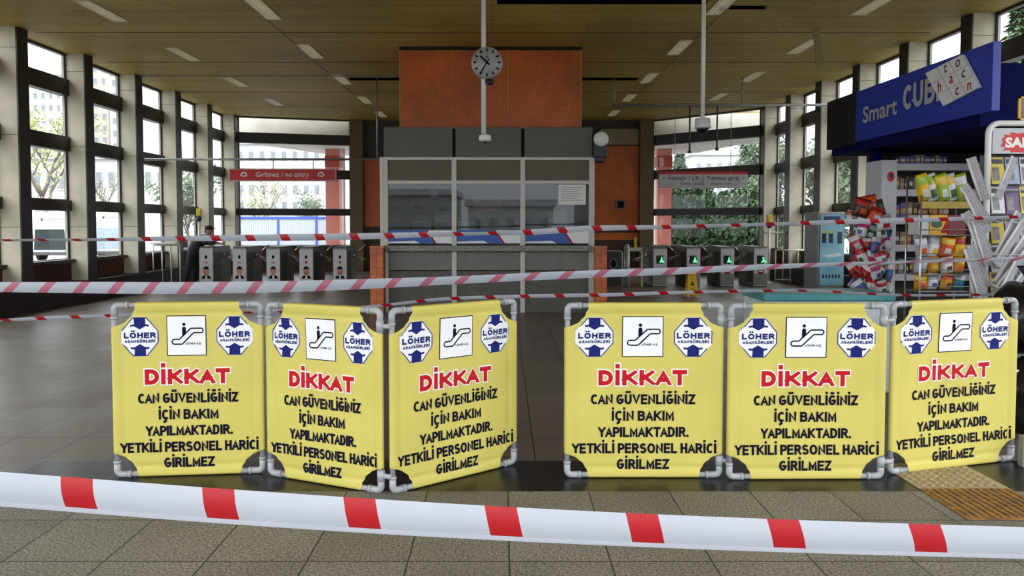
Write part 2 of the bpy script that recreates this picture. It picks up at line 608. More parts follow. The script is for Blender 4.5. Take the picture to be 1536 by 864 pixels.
def holed_plate(x0, x1, y0, y1, z0, z1, holes):
    xs = sorted({x0, x1} | {h[0] for h in holes} | {h[1] for h in holes})
    ys = sorted({y0, y1} | {h[2] for h in holes} | {h[3] for h in holes})
    mb = MB()
    for j in range(len(ys) - 1):
        run = None
        for i in range(len(xs)):
            solid = False
            if i < len(xs) - 1:
                cx, cy = (xs[i] + xs[i + 1])/2, (ys[j] + ys[j + 1])/2
                solid = not any(h[0] < cx < h[1] and h[2] < cy < h[3] for h in holes)
            if solid and run is None: run = xs[i]
            if not solid and run is not None:
                mb.box(run, xs[i], ys[j], ys[j + 1], z0, z1)
                run = None
    return mb

slots = [(-.1, 3.42, 12.72, 13.02), (3.75, 4.5, 13.1, 13.35), (-3.95, -2.2, 19.5, 19.9), (1.66, 3.45, 19.5, 19.9)]
lights = []
rows = [(-6.95, [13.45, 16.85, 20.1, 23.4], 'outer row by the van windows', 1),
        (-4.12, [10.1, 13.3, 16.55, 19.75, 23.0, 26.0], 'inner row towards the van windows', 0),
        (3.68, [10.0, 13.0, 16.2, 19.55, 22.6, 25.7], 'inner row towards the shop', 0),
        (6.24, [13.0, 16.1, 19.4, 22.4], 'outer row above the shop', 1)]
for x, ys, nm, _ in rows:
    for i, y in enumerate(ys):
        lights.append((x, y, nm, i if len(ys) == 4 else i - 1))
steps = []
for i in range(8):
    y0 = 26.46 + i*.16; xe = -9.12 + (y0 - 26.41)*3.69/1.09 - .12
    steps.append((-9.6, max(-9.55, xe), y0, y0 + .16))
    y0 = 24.62 + i*.36; xe = 8.24 - (y0 - 24.57)*2.91/2.93 + .14
    steps.append((min(8.7, xe), 8.75, y0, y0 + .36))
steps += [(-9.6, -5.6, 27.74, 28.2), (5.5, 8.75, 27.5, 28.2)]
holes = steps + list(slots) + [(x - .15, x + .15, y - .68, y + .68) for x, y, _, _ in lights]
o = holed_plate(-9.6, 8.75, -1.5, 28.2, ZC, ZC + .06, holes).build('ceiling', ceil_m); struct(o)  # front stretch is out of view, lengthened to hold back sky light
o = MB().slab([(-9.9, -1.5), (9.0, -1.5), (9.0, 24.4), (5.4, 27.9), (-5.5, 27.9), (-9.9, 26.2)], ZC + .34, ZC + .7).build('roof', concrete); struct(o)  # likewise carried unseen past the camera to shade the entrance
mb = MB()
for a in slots: mb.box(a[0] - .02, a[1] + .02, a[2] - .02, a[3] + .02, ZC + .25, ZC + .3).box(a[0] - .02, a[1] + .02, a[3], a[3] + .02, ZC + .004, ZC + .25).box(a[0] - .02, a[0], a[2], a[3], ZC + .061, ZC + .25).box(a[1], a[1] + .02, a[2], a[3], ZC + .061, ZC + .25)
o = mb.build('slot_shade', shadow_black); struct(o)  # slots lined in black, painting in the dark of the recess
o = MB().box(-9.6, 8.75, -1.6, -1.5, ZC - .12, ZC + .7).build('trim_3', dark_steel); struct(o)
# pale cover strips between the ceiling fields, the strips joining the lights
strip_m = M('pale ceiling strip', (140, 128, 88), .6)
mb = MB()
mb.box(-9.0, -2.2, 19.20, 19.30, ZC - .012, ZC)
mb.box(-2.2, 3.6, 12.62, 12.68, ZC - .014, ZC)
for x, s in ((-4.12, 1), (3.68, -1)):
    mb.box(x - .15*s - .012, x - .15*s + .012, 9.0, 27.0, ZC - .01, ZC)
o = mb.build('trim_4', strip_m); struct(o)
mb = MB()
for y in (10.9, 14.9, 17.6, 21.6, 24.4):
    mb.box(-9.0, 8.2, y, y + .02, ZC - .006, ZC)
o = mb.build('trim_5', M('dark ceiling joint', (66, 58, 38), .7)); struct(o)

# recessed louvre lights
lv_m = M('aluminium louvre', (232, 228, 214), .4, .0, var=.05)
tube_m = bpy.data.materials.new('fill glow tube'); tube_m.use_nodes = True
tb_ = tube_m.node_tree.nodes['Principled BSDF']
tb_.inputs['Emission Color'].default_value = (1, .95, .8, 1)
tb_.inputs['Emission Strength'].default_value = .7  # glow added as fill; the tubes themselves look switched off
lv_f = M('cream light frame', (196, 188, 150), .5, var=.05)
def make_light():
    r = thing('ceiling_light', 'x', 'ceiling light')
    mb = MB()
    for sx_ in (-1, 1): mb.box(sx_*.15, sx_*.128, -.68, .68, -.012, .12)
    for sy in (-1, 1): mb.box(-.15, .15, sy*.68, sy*.655, -.012, .12)
    mb.box(-.15, .15, -.68, .68, .12, .135)
    mb.build('frame', lv_f, r)
    mb = MB()
    for i in range(20):
        y = -.63 + i*.0663
        mb.box(-.128, .128, y - .004, y + .004, -.008, .05)
    mb.box(-.006, .006, -.655, .655, -.008, .05)
    for x in (-.066, .066): mb.box(x - .004, x + .004, -.655, .655, -.008, .05)
    mb.build('louvre', lv_m, r)
    mb = MB()
    for x in (-.066, .066):
        mb.tube([(x, -.6, .085), (x, .6, .085)], .014, 8)
    mb.build('fluorescent_tube', tube_m, r)
    return r
lp = make_light()
for n, (x, y, nm, i) in enumerate(lights):
    l = lp if n == 0 else copy_tree(lp)
    l.location = (x, y, ZC)
    w = ORD[i] + ' from the entrance' if i >= 0 else 'over the entrance'
    tag(l, f'louvred ceiling light, {w}, {nm}', 'ceiling light', 'louvred ceiling lights')
# loose strip hanging from the ceiling near an outer light
p0, p1 = at(1224, 62, 14.6), at(1234, 103, 14.6)
p0.z = ZC
o = MB().box(-.06, .06, -.015, .015, -abs(p0.z - p1.z), 0).build('loose_ceiling_strip', strip_m, None, loc=p0, rot=(0, -.1, 0))
tag(o, 'pale loose strip dangling from the ceiling boards before the blue shop sign', 'ceiling strip')

# ---------------------------------------------------------------- side walls
LV = [(4.46, 4.81), (3.26, 3.57), (1.97, 2.20)]      # transom levels
SILL = .92
def side_wall(side, X, Yc, gap):
    """columns at Yc (each .32 deep) with glazed bays between; X is the room face"""
    s = -1 if side == 'left' else 1
    w0, w1 = X, X + s*.38
    n = 0
    for k, y in enumerate(Yc):
        mb = MB()
        mb.box(w0, w1, y, y + .32, .45, ZC, 0)
        for z in (1.62, 3.36, 4.98):
            mb.box(w0 - s*.0015, w1, y - .0015, y + .3, z, z + .012, 1)
        o = mb.build('column', [concrete, M('column joint', (96, 90, 78), .8)]); struct(o)
        o = MB().box(w0 - s*.03, w0, y - .004, y + .33, .45, ZC).build('column_cladding', dark_steel); struct(o)
    o = MB().box(w0 - s*.10, w1, Yc[0] - 1, Yc[-1] + .5, 0, .46).build('baseboard_' + side, M('dark plinth', (34, 26, 23), .6, var=.2)); struct(o)
    o = MB().box(w1 - s*.02, w1 + s*.16, Yc[0] - 1, Yc[-1] + .4, .0, SILL - .06).build('wall_' + side, brick_y); struct(o)
    return w0, w1

LX, RX = -9.1, 8.22
LYC = [7.5 + 2.32*i for i in range(9)]
LYC = [16.77 + 2.32*k for k in (-4, -3, -2, -1, 0, 1, 2, 3, 4)]
RYC = [13.56 + 2.13*k for k in (-3, -2, -1, 0, 1, 2, 3, 4, 5)]
side_wall('left', LX, LYC, 0)
side_wall('right', RX, RYC, 0)
WN = [0]
def bay(A, B, dep=.10):
    """one glazed bay from A to B (floor points): window > frame, pane, sill"""
    WN[0] += 1
    A, B = Vector((A[0], A[1], 0)), Vector((B[0], B[1], 0))
    L = (B - A).length
    T = frame(A, (B - A), (0, 0, 1))
    r = bpy.data.objects.new(f'window_{WN[0]}', None)
    COL.objects.link(r)
    struct(r)
    mb = MB()
    for z0, z1 in LV: mb.box(0, L, -dep, dep, z0, z1, 0, T)
    mb.box(0, L, -dep*.5, dep*.5, ZC - .05, ZC, 0, T)
    for x in (.0, L - .05): mb.box(x, x + .05, -.04, .04, SILL, ZC, 0, T)
    mb.build('window_frame', dark_steel, r)
    MB().box(0, L, -dep*1.6, dep*1.6, SILL - .07, SILL, 0, T).build('window_sill', dark_steel, r)
    lv = [SILL] + [z for a in reversed(LV) for z in a] + [ZC - .05]
    for i in range(0, len(lv), 2):
        mb = MB()
        for x in (.05, L - .075): mb.box(x, x + .025, -.02, .02, lv[i], lv[i + 1], 0, T)
        mb.box(.05, L - .05, -.02, .02, lv[i], lv[i] + .02, 0, T)
        fr = mb.build('sash', M('pale grey sash', (176, 172, 160), .5), r)
        MB().box(.06, L - .06, -.004, .004, lv[i] + .005, lv[i + 1] - .005, 0, T).build('pane', win_glass, fr)
    return r
for i in range(len(LYC) - 1):
    bay((LX - .42, LYC[i] + .3), (LX - .42, LYC[i + 1] + .02))
for i in range(len(RYC) - 1):
    bay((RX + .42, RYC[i] + .3), (RX + .42, RYC[i + 1] + .02))
# canted corner windows
P0, P1 = (-9.12, LYC[-1] + .36), (-5.43, 27.5)
Q0, Q1 = (8.24, RYC[-1] + .36), (5.33, 27.5)
bay(P0, P1, .12)
bay(Q1, Q0, .12)
for a, b, nm in ((P0, P1, 'wall_corner_left'), (Q1, Q0, 'wall_corner_right')):
    L = (Vector(b) - Vector(a)).length
    o = MB().box(0, L, -.1, .12, 0, SILL - .07).build(nm, brick_x); struct(o)
    o.matrix_world = frame((a[0], a[1], 0), (b[0] - a[0], b[1] - a[1], 0), (0, 0, 1))

# back wall behind the booth
o = MB().box(-5.43, 5.33, 27.5, 27.8, 0, ZC).build('wall_back', M('dark wall', (70, 62, 48), .7, var=.15)); struct(o)
for x0, x1 in ((-5.43, -4.98), (4.85, 5.33)):
    o = MB().box(x0, x1, 27.25, 27.5, 0, ZC).build('pilaster_column', brown_pl, bevel=.01); struct(o)
o = MB().box(3.0, 4.83, 27.42, 27.5, 1.46, 4.45).box(3.0, 4.83, 27.42, 27.5, 1.1, 1.36).build('trim_6', orange_t); struct(o)
o = MB().box(3.0, 4.83, 27.44, 27.5, 4.5, 5.05).build('trim_7', pale_pl); struct(o)
o = MB().box(-4.96, -3.6, 27.42, 27.5, 1.58, 4.0).build('trim_8', M('red orange tiles', (188, 80, 24), .4, var=.1)); struct(o)
o = MB().box(-4.96, 4.83, 27.4, 27.5, 0, 1.0).build('baseboard_back', brick_x); struct(o)
mb = MB()
pn = at(931, 307, 27.4)
o = MB().box(-.17, .17, -.01, .01, -.17, .17, 0).build('wall_notice', [M('grey notice', (110, 96, 84), .5)], None, loc=(pn.x, 27.40, pn.z))
mb = MB(); put_poly(mb, rect(-.11, .11, -.12, .12), lift=.012); mb.build('picture', black_ink, o)
tag(o, 'small dark square notice on the orange tiled back wall', 'notice')

# ---------------------------------------------------------------- ticket booth
BY = 14.6
def zb(py): return at(755, py, BY).z
def xb_(px): return at(px, 350, BY).x
b = thing('ticket_booth', 'white framed glazed ticket booth beneath the orange tiled wall', 'booth', (0, BY, 0))
x_l, x_r = xb_(571), xb_(891)
xs = [xb_(p) for p in (579, 681.5, 784, 886.5)]
zt, z1_, z2_, z3_ = zb(236), zb(239), zb(273.5), 1.56
mb = MB()
for i, x in enumerate(xs): mb.box(x - .045, x + .045, -.05, .05, 0, zt)
mb.box(x_l, x_r, -.052, .052, zt - .055, zt)
for i in range(3):
    mb.box(xs[i] + .04, xs[i + 1] - .04, -.045, .045, z2_ - .032, z2_ + .032)
mb.box(x_l, x_l + .07, -.06, .06, 0, zt)
mb.box(x_r - .05, x_r, -.06, .06, 0, zt)
mb.build('frame', beige_al, b, bevel=.005)
olive = M('olive brown panel', (78, 66, 48), .45, var=.2, scale=2)  # one flat olive brown tone for the top row
blue_b = M('blue banner print', (44, 88, 170), .45, var=.2, scale=2.5)
for i in range(3):
    xa, xc = xs[i] + .045, xs[i + 1] - .045
    MB().box(xa, xc, -.01, .02, z2_ + .03, zt - .055).build('transom_panel', olive, b)
    g = MB().box(xa, xc, -.008, .008, 1.30, z2_ - .03).build('pane', booth_glass, b)
    mb = MB()
    zz0, zz1 = zb(365), zb(345.5)
    put_poly(mb, rect(xa, xc, zz0, zz1), mi=0, lift=.012)
    w = xc - xa
    put_poly(mb, [(xa + .76*w, zz0), (xc, zz0), (xc, zz1), (xa + .62*w, zz1)], mi=1, lift=.014)
    put_poly(mb, [(xa + .73*w, zz0), (xa + .76*w, zz0), (xa + .62*w, zz1), (xa + .59*w, zz1)], mi=2, lift=.015)
    put_poly(mb, [(xa, zz0), (xa + .5*w, zz0), (xa + .42*w, zz0 + .05), (xa, zz0 + .03)], mi=1, lift=.0145)
    mb.build('banner_strip', [blue_b, white_ink, red_ink], g)
    MB().box(xa, xc, -.02, .02, zb(405), 1.16).build('front_panel', M('grey booth panel', (112, 112, 106), .5, var=.08), b)
    MB().box(xa, xc, -.01, .02, 0, zb(405) - .02).build('lower_panel', M('dark booth panel', (80, 80, 72), .5, var=.1), b)
stone = M('speckled grey stone', (128, 124, 116), .5, var=.45, scale=40)
MB().box(x_l + .06, x_r - .05, -.16, .45, 1.17, 1.28).build('counter', stone, b, bevel=.008)
mb = MB()
for i in range(3):
    mb.box(xs[i] + .03 - (.06 if i == 0 else 0), xs[i + 1] - .03 + (.05 if i == 2 else 0), -.02, .06, zt, 3.52)
mb.build('fascia_panel', lint_m, b, bevel=.01)
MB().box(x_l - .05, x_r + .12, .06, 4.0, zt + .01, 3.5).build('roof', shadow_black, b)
MB().box(x_l, x_l + .08, .06, 4.0, 0, zt).box(x_r - .08, x_r, .06, 4.0, 0, zt).build('side_wall', M('grey brown partition', (120, 112, 98), .6), b)
MB().box(x_l + .08, x_r - .08, 3.9, 4.0, 0, zt).build('back_wall', M('booth back wall', (128, 132, 130), .6, var=.15, scale=1.5), b)
# inside the booth
def inner(px, py, Y): return at(px, py, Y)
p = at(652, 291, 15.6)
o = MB().box(-.09, .09, -.1, .1, -.12, .1).box(-.02, .02, -.02, .02, .1, zt - p.z - .0).build('ceiling_device', black_pl, None, .01, loc=(p.x, 15.6, p.z))
tag(o, 'small dark device hanging inside the booth behind the glass', 'device')
p = at(728, 304, 16.5)
o = MB().box(-.34, .34, -.02, .02, -.2, .2).build('pink_reflection', M('pale pink reflection', (206, 160, 152), .6, var=.25, scale=5), None, loc=(p.x, 18.47, p.z + .05))  # flat pink panel painted in for a reflection in the booth glass
tag(o, 'pink patch inside the booth imitating a reflection in its glass', 'painted reflection')
cab_m = M('pale cabinet', (172, 176, 174), .45, var=.08)
for i, px in enumerate((592, 632, 700, 838)):
    p = at(px, 335, 17.6)
    o = MB().box(-.22, .22, -.2, .2, 0, 1.75 + .25*(i % 2)).build('filing_cabinet', cab_m, None, .01, loc=(max(x_l + .42, min(x_r - .42, p.x)) + (.5 if px == 632 else 0), 18.2, 0))
    dm = MB()
    for z in (.3, .8, 1.3): dm.box(-.2, .2, -.215, -.2, z, z + .42)
    dm.build('drawer_front', M('grey drawer', (128, 134, 136), .45), o)
    tag(o, f'pale cabinet against the back wall inside the booth, {ORD[i]} from the van side', 'cabinet', 'cabinets inside the booth')
p = at(858, 292, BY)
o = MB().box(-.26, .26, -.003, .003, -.19, .19).build('paper_notice', M('white paper', (226, 226, 222), .7, var=.03), None, loc=(p.x, BY - .016, p.z))
mb = MB()
for k in range(7): put_poly(mb, rect(-.21, .2 - .05*(k % 3), .13 - k*.04, .14 - k*.04), lift=.005)
mb.build('printed_lines', M('grey print', (150, 150, 152), .7), o)
tag(o, 'white paper notice taped to the booth glass', 'notice')
p = at(724, 300, 14.6)
# orange tiled block above the booth
o = MB().box(at(600, 100, 16.2).x, at(873, 100, 16.2).x, 16.2, 18.4, 3.50, ZC).build('wall_orange_block', orange_t); struct(o)
mb = MB()
for px in (600, 762, 871.5): 
    x = at(px, 130, 16.2).x
    mb.box(x - .012, x + .012, 16.18, 16.2, 3.51, ZC - .02)
o = mb.build('trim_9', M('pale edge strip', (176, 130, 80), .5)); struct(o)
o = MB().box(at(600, 100, 16.2).x, at(873, 100, 16.2).x, 16.1, 16.2, ZC - .05, ZC).build('shadow_strip', shadow_black); struct(o)  # black strip standing in for the shadow below the ceiling
# tiled posts on both sides of the booth
for px0, px1, lab in ((558, 578, 'beside the booth, towards the red sign'), (891, 908, 'beside the booth, towards the white hanging sign')):
    xa, xc = at(px0, 400, 14.4).x, at(px1, 400, 14.4).x
    r = thing('tiled_post', 'low orange tiled post ' + lab, 'post', ((xa + xc)/2, 14.3, 0), 0, 'orange tiled posts')
    w = (xc - xa)/2
    MB().box(-w, w, -.12, .12, 0, 1.25).build('tiled_shaft', orange_p, r, bevel=.006)
    MB().box(-w - .008, w + .008, -.128, .128, 1.25, 1.275).build('cap', M('tile cap', (206, 130, 84), .5), r, bevel=.004)
# round white loudspeaker on the booth corner
p = at(901, 209, 14.45)
r = thing('wall_siren', 'round white siren on a black bracket at the booth roof corner', 'siren', p)
MB().lathe([(.02, 0), (.10, .0), (.135, .02), (.14, .06), (.12, .10), (.06, .115), (.01, .118)], 24, 0, RT(rx=PI/2)).build('dome', white_pl, r)
MB().box(-.13, .13, .0, .18, -.34, .12).box(-.09, .09, .02, .3, -.42, -.3).build('bracket', black_pl, r, bevel=.02)

# ---------------------------------------------------------------- hanging clock and cameras
def cyl_to(mb, p, q, r, mi=0, n=14): mb.tube([p, q], r, n, mi)
pc = at(728, 207, 11.0)
xk = at(725.5, 100, 11.0).x
r = thing('clock_pole', 'white ceiling pole carrying the round clock, box camera at its foot', 'pole', (xk, 11.0, ZC))
zl = pc.z - ZC
MB().tube([(0, 0, 0), (0, 0, zl + .06)], .034, 14).lathe([(.08, -.02), (.08, 0)], 16).build('pole', white_pl, r)
k = MB().lathe([(.05, .05), (.085, .035), (.09, -.03), (.06, -.05)], 20, 0, Matrix.Translation((.02, 0, zl))).build('camera_housing', white_pl, r)
MB().ball((.02, 0, zl - .05), .03).build('camera_lens', black_pl, k)
p = at(730.5, 94, 10.9)
r = thing('hanging_clock', 'round white station clock with black marks on the ceiling pole', 'clock', p)
R_ = .213
MB().lathe([(R_, -.02), (R_ + .008, 0), (R_ + .008, .10), (R_, .12), (.05, .14)], 40, 0, RT(rx=-PI/2)).build('case', M('grey clock case', (150, 150, 148), .4), r)
MB().lathe([(R_ - .002, 0), (R_ - .004, .004)], 40, 0, RT((0, -.012, 0), rx=PI/2)).build('dial', white_pt, r)
mb = MB()
for i in range(12):
    a = i*PI/6
    T = RT((0, -.022, 0), ry=a)
    mb.box(-.011, .011, -.002, .002, .15, .195, 0, T)
put_poly(mb, circ(0, .08, .012), lift=.022)
mb.build('hour_marks', black_ink, r)
for nm, a, l0, l1, w in (('hour_hand', math.radians(-47), -.05, .13, .012), ('minute_hand', math.radians(212), -.06, .19, .008)):
    MB().box(-w, w, -.003, .003, l0, l1, 0, RT((0, -.03, 0), ry=a)).build(nm, black_ink, r)
MB().ball((.03, .1, -R_ - .04), .06, sq=(1.2, 1, .8)).build('bracket', black_pl, r)

p = at(1054, 178, 11.0)
r = thing('dome_camera', 'white dome camera hanging from its own long ceiling pole', 'camera', (p.x, 11.0, ZC))
zl = p.z - ZC
MB().tube([(0, 0, 0), (0, 0, zl)], .03, 14).lathe([(.08, -.02), (.08, 0)], 16).build('pole', white_pl, r)
MB().lathe([(.03, zl + .02), (.105, zl), (.11, zl - .10), (.12, zl - .13), (.10, zl - .14)], 24).build('housing', M('grey white plastic', (196, 198, 200), .4), r)
MB().ball((0, 0, zl - .14), .088, 16, sq=(1, 1, .8)).build('dome', M('dark dome', (18, 18, 20), .1), r)

# ---------------------------------------------------------------- hanging signs on their rails
SY = 19.6
p0, p1 = at(225, 239, SY), at(566, 239, SY)
r = thing('sign_rail', 'thin grey rail crossing the hall above the red sign', 'rail', (0, SY, p0.z))
MB().tube([(-9.13, 0, 0), (p1.x, 0, 0)], .03, 10).build('rail', grey_pl, r)
MB().tube([(p1.x, 0, 0), (p1.x, 0, ZC - p0.z)], .022, 10).build('hanger', grey_pl, r)
p0, p1 = at(344, 253, SY), at(505, 272, SY)
r = thing('entry_sign', 'red hanging sign with white lettering over the turnstiles', 'sign', ((p0.x + p1.x)/2, SY, p1.z))
w, h = (p1.x - p0.x)/2, p0.z - p1.z
MB().box(-w, w, -.05, .05, 0, h).build('sign_frame', M('pale sign frame', (200, 170, 164), .4), r, bevel=.008)
mb = MB(); put_poly(mb, rect(-w + .03, w - .03, .03, h - .03), lift=.053); mb.build('sign_face', red_pl, r)
mb = MB()
put_text(mb, 'Girilmez / no entry', w=1.36, cap=.125, bold=.012, cx=.0, base=.11, lift=.057)
mb.build('lettering', white_ink, r)
for s in (-1, 1):
    mb = MB()
    c = [( s*.98 + .085*math.cos(a), .155 + .085*math.sin(a)) for a in [math.radians(-30 + 24*i) for i in range(11)]]
    c2 = [( s*.98 + .05*math.cos(a), .155 + .05*math.sin(a)) for a in [math.radians(-30 + 24*i) for i in range(11)]]
    for i in range(10): put_poly(mb, [c[i], c[i + 1], c2[i + 1], c2[i]], lift=.057)
    put_poly(mb, rect(s*.98 - .03, s*.98 + .03, .11, .15), lift=.057)
    mb.build('round_symbol', white_ink, r)
mb = MB()
for px in (410, 470):
    x = at(px, 250, SY).x - (p0.x + p1.x)/2
    mb.tube([(x, 0, h), (x, 0, at(400, 239, SY).z - p1.z)], .012, 8)
mb.build('hanger', grey_dk, r)

SY2 = 19.4
pr = at(1100, 157.5, SY2)
r = thing('sign_rail', 'pale rail high beneath the ceiling holding the white hanging sign', 'rail', (0, SY2, pr.z))
MB().tube([(at(918, 157, SY2).x, 0, 0), (8.2, 0, 0)], .036, 10).build('rail', grey_pl, r)
MB().tube([(at(918, 157, SY2).x + .05, 0, 0), (at(918, 157, SY2).x + .05, 0, ZC - pr.z)], .02, 8).tube([(6.0, 0, 0), (6.0, 0, ZC - pr.z)], .02, 8).build('hanger', grey_pl, r)
p0, p1 = at(988, 258, SY2), at(1120, 282, SY2)
cx = (p0.x + p1.x)/2
r = thing('direction_sign', 'white hanging direction sign with a red top edge', 'sign', (cx, SY2, p1.z))
w, h = (p1.x - p0.x)/2, p0.z - p1.z
MB().box(-w, w, -.05, .05, 0, h).build('sign_body', M('pale sign board', (190, 190, 188), .45), r, bevel=.006)
MB().box(-w, w, -.056, .056, h - .06, h + .004).build('red_edge', red_pl, r)
prt = M('dark grey print', (50, 52, 78), .6)
for body, w_, cap, cx_, base in (('< Asansör / Lift', .92, .10, -.56, .20), ('Çıkış / Exit', .55, .06, -.30, .08), ('Tramvay girişi >', .96, .10, .56, .20), ('Entrance to tram', .5, .05, .46, .08)):
    mb = MB(); put_text(mb, body, w=w_, cap=cap, bold=.012, cx=cx_, base=base, lift=.053); mb.build('lettering', prt, r)
mb = MB(); put_poly(mb, rect(-.006, .006, .04, h - .1), lift=.052); mb.build('divider', prt, r)
mb = MB()
for px, q in ((1012, .008), (1096, .008)):
    x = at(px, 250, SY2).x - cx
    mb.tube([(x, 0, h), (x, 0, pr.z - p1.z)], q, 8)
mb.build('hanger', grey_pl, r)
for px, pyb, lab in ((1034, 226, 'nearer the orange wall'), (1075, 222, 'nearer the shop')):
    x = at(px, 250, SY2).x
    zb_ = at(px, pyb, SY2).z
    o = MB().tube([(0, 0, zb_ - pr.z), (0, 0, -.03)], .022, 8).lathe([(.05, zb_ - pr.z - .06), (.05, zb_ - pr.z)], 12).build('drop_rod', grey_dk, None, loc=(x, SY2, pr.z))
    tag(o, f'dark rod dropping behind the white hanging sign, the one {lab}', 'rod', 'rods under the high rail')

# ---------------------------------------------------------------- turnstiles
TY = 20.5
st_m = M('turnstile steel', (204, 205, 206), .4, .0, var=.08, scale=3)
st_d = M('turnstile side steel', (132, 132, 126), .45, .1, var=.15, scale=3)
skin_i = M('printed skin tone', (196, 132, 108), .6)
green_l = bpy.data.materials.new('green display light'); green_l.use_nodes = True
gb = green_l.node_tree.nodes['Principled BSDF']
gb.inputs['Base Color'].default_value = (.1, .7, .3, 1)
gb.inputs['Emission Color'].default_value = (.06, .8, .2, 1)
gb.inputs['Emission Strength'].default_value = .9
def make_turnstile(kind, x, label, icon=0):
    r = thing('turnstile', label, 'turnstile', (x, TY, 0), 0, 'turnstiles under the red sign' if kind == 'in' else 'turnstiles under the white sign')
    W, D, H = .185, 1.35, 1.05
    prof = [(0, 0), (D, 0), (D, H - .06), (D - .06, H), (.05, H), (0, H - .04)]
    mb = MB()
    T = Matrix.Rotation(PI/2, 4, 'Z')
    # side profile extruded across the width
    vs = [(-W, y, z) for y, z in prof] + [(W, y, z) for y, z in prof]
    n = len(prof)
    mb.add(vs, [(i, (i + 1) % n, n + (i + 1) % n, n + i) for i in range(n)] + [tuple(range(n)), tuple(range(2*n - 1, n - 1, -1))])
    mb.build('body', st_d, r, bevel=.02)
    MB().box(-W + .004, W - .004, -.014, 0, .02, H - .05).build('front_plate', st_m, r, bevel=.012)
    MB().box(-W - .01, W + .01, .06, D - .08, H, H + .025).build('lid', grey_dk, r, bevel=.01)
    s = 1 if kind == 'in' else -1
    mb = MB()
    mb.box(s*W, s*(W + .012), .1, .55, .12, H - .12)
    mb.build('side_panel', M('ribbed side panel', (92, 90, 86), .5, .2, var=.2, scale=8), r, bevel=.006)
    hub = MB().lathe([(.07, 0), (.07, .05), (.04, .08)], 16, 0, RT((s*W, .75, .82), ry=s*PI/2)).build('hub', chrome, r)
    for a in (0, 120, 240):
        A = math.radians(a + 90)
        d = Vector((s*.62, math.cos(A)*.6, math.sin(A)*.6)).normalized()
        q = Vector((s*(W + .06), .75, .82))
        MB().tube([q, q + d*.42], .017, 10).build('arm', chrome, hub)
    if kind == 'in':
        mb = MB()
        put_poly(mb, circ(0, .80, .035, r2=.05), mi=0, lift=.016)
        put_poly(mb, circ(0, .66, .035) if icon else rect(-.05, .05, .64, .665), mi=1, lift=.016)
        put_poly(mb, [(-.13, .22), (.13, .22), (.1, .29), (.04, .31), (-.04, .31), (-.1, .29)], mi=0, lift=.016)
        put_poly(mb, circ(0, .41, .075, r2=.10), mi=2, lift=.017)
        put_poly(mb, [(-.085, .43), (-.06, .53), (0, .56), (.06, .53), (.085, .43), (.06, .47), (0, .475), (-.06, .47)], mi=0, lift=.018)
        if icon == 1: put_poly(mb, rect(-.06, .06, .355, .375), mi=0, lift=.018)
        put_poly(mb, [(-.03, .22), (.03, .22), (.02, .31), (-.02, .31)], mi=3, lift=.0175)
        mb.build('front_sticker', [black_ink, red_ink, skin_i, white_ink], r)
    else:
        mb = MB()
        put_poly(mb, rect(-.11, .08, .62, .84), lift=.016)
        d = mb.build('display', black_pl, r)
        mb = MB()
        put_poly(mb, [(.0, .65), (.05, .72), (.04, .80), (.06, .81), (.08, .72), (.14, .69), (.14, .66), (.07, .67)] if icon else [(-.02, .66), (.11, .66), (.06, .72), (.04, .82), (.015, .72)], lift=.019)
        mb.build('green_arrow', green_l, d)
        mb = MB()
        put_poly(mb, circ(0, .42, .085), lift=.016)
        put_poly(mb, rect(-.05, .05, .40, .435), mi=1, lift=.018)
        mb.build('no_entry_mark', [red_ink, white_ink], r)
        MB().box(-W + .01, W - .01, -.016, -.014, .04, .36).build('lower_plate', st_d, r)
    return r
for i, px in enumerate((309.5, 359.5, 410, 459.5, 510)):
    make_turnstile('in', at(px, 400, TY).x, f'grey turnstile with a face sticker, {ORD[i]} from the bending man' if i else 'grey turnstile with a face sticker that the bending man leans on', 1 if i > 2 else 0)
for i, px in enumerate((990, 1040, 1091, 1141)):
    make_turnstile('out', at(px, 400, TY).x, f'grey turnstile with a green lit arrow, {ORD[i]} from the booth', i == 3)

# gate and bollards between booth and exit turnstiles
p = at(953, 400, 20.6)
r = thing('side_gate', 'pale metal gate with a square opening next to the exit turnstiles', 'gate', (p.x, 20.6, 0))
MB().box(-.2, -.15, -.03, .03, 0, 1.0).box(.15, .2, -.03, .03, 0, 1.0).box(-.2, .2, -.03, .03, .95, 1.05).box(-.15, .15, -.025, .025, .45, .5).build('gate_frame', M('cream metal', (190, 186, 160), .5), r, bevel=.006)
MB().box(-.03, .03, -.04, .04, 1.05, 1.32).build('latch', yellow_pl, r, bevel=.005)
p = at(940, 400, 20.3)
r = thing('gate_bollard', 'plain round-topped steel bollard between black board and side gate', 'bollard', (p.x, 20.3, 0))
MB().tube([(0, 0, 0), (0, 0, 1.08)], .075, 14).ball((0, 0, 1.08), .075).build('shaft', grey_pl, r)
p = at(920, 400, 19.4)
r = thing('notice_board', 'black framed notice board on legs close to the orange post', 'board', (p.x, 19.4, 0))
MB().tube([(-.22, 0, 0), (-.22, 0, .95), (-.17, 0, 1.0), (.17, 0, 1.0), (.22, 0, .95), (.22, 0, 0)], .02, 8).build('tube_frame', grey_pl, r)
bd = MB().box(-.2, .2, -.012, .012, .12, .96).build('board', black_pl, r, bevel=.004)
mb = MB(); put_poly(mb, circ(0, .68, .12, r2=.15), lift=.015); put_poly(mb, circ(0, .68, .07, r2=.10), mi=1, lift=.017); mb.build('picture', [M('grey portrait', (96, 84, 88), .6), black_ink], bd)

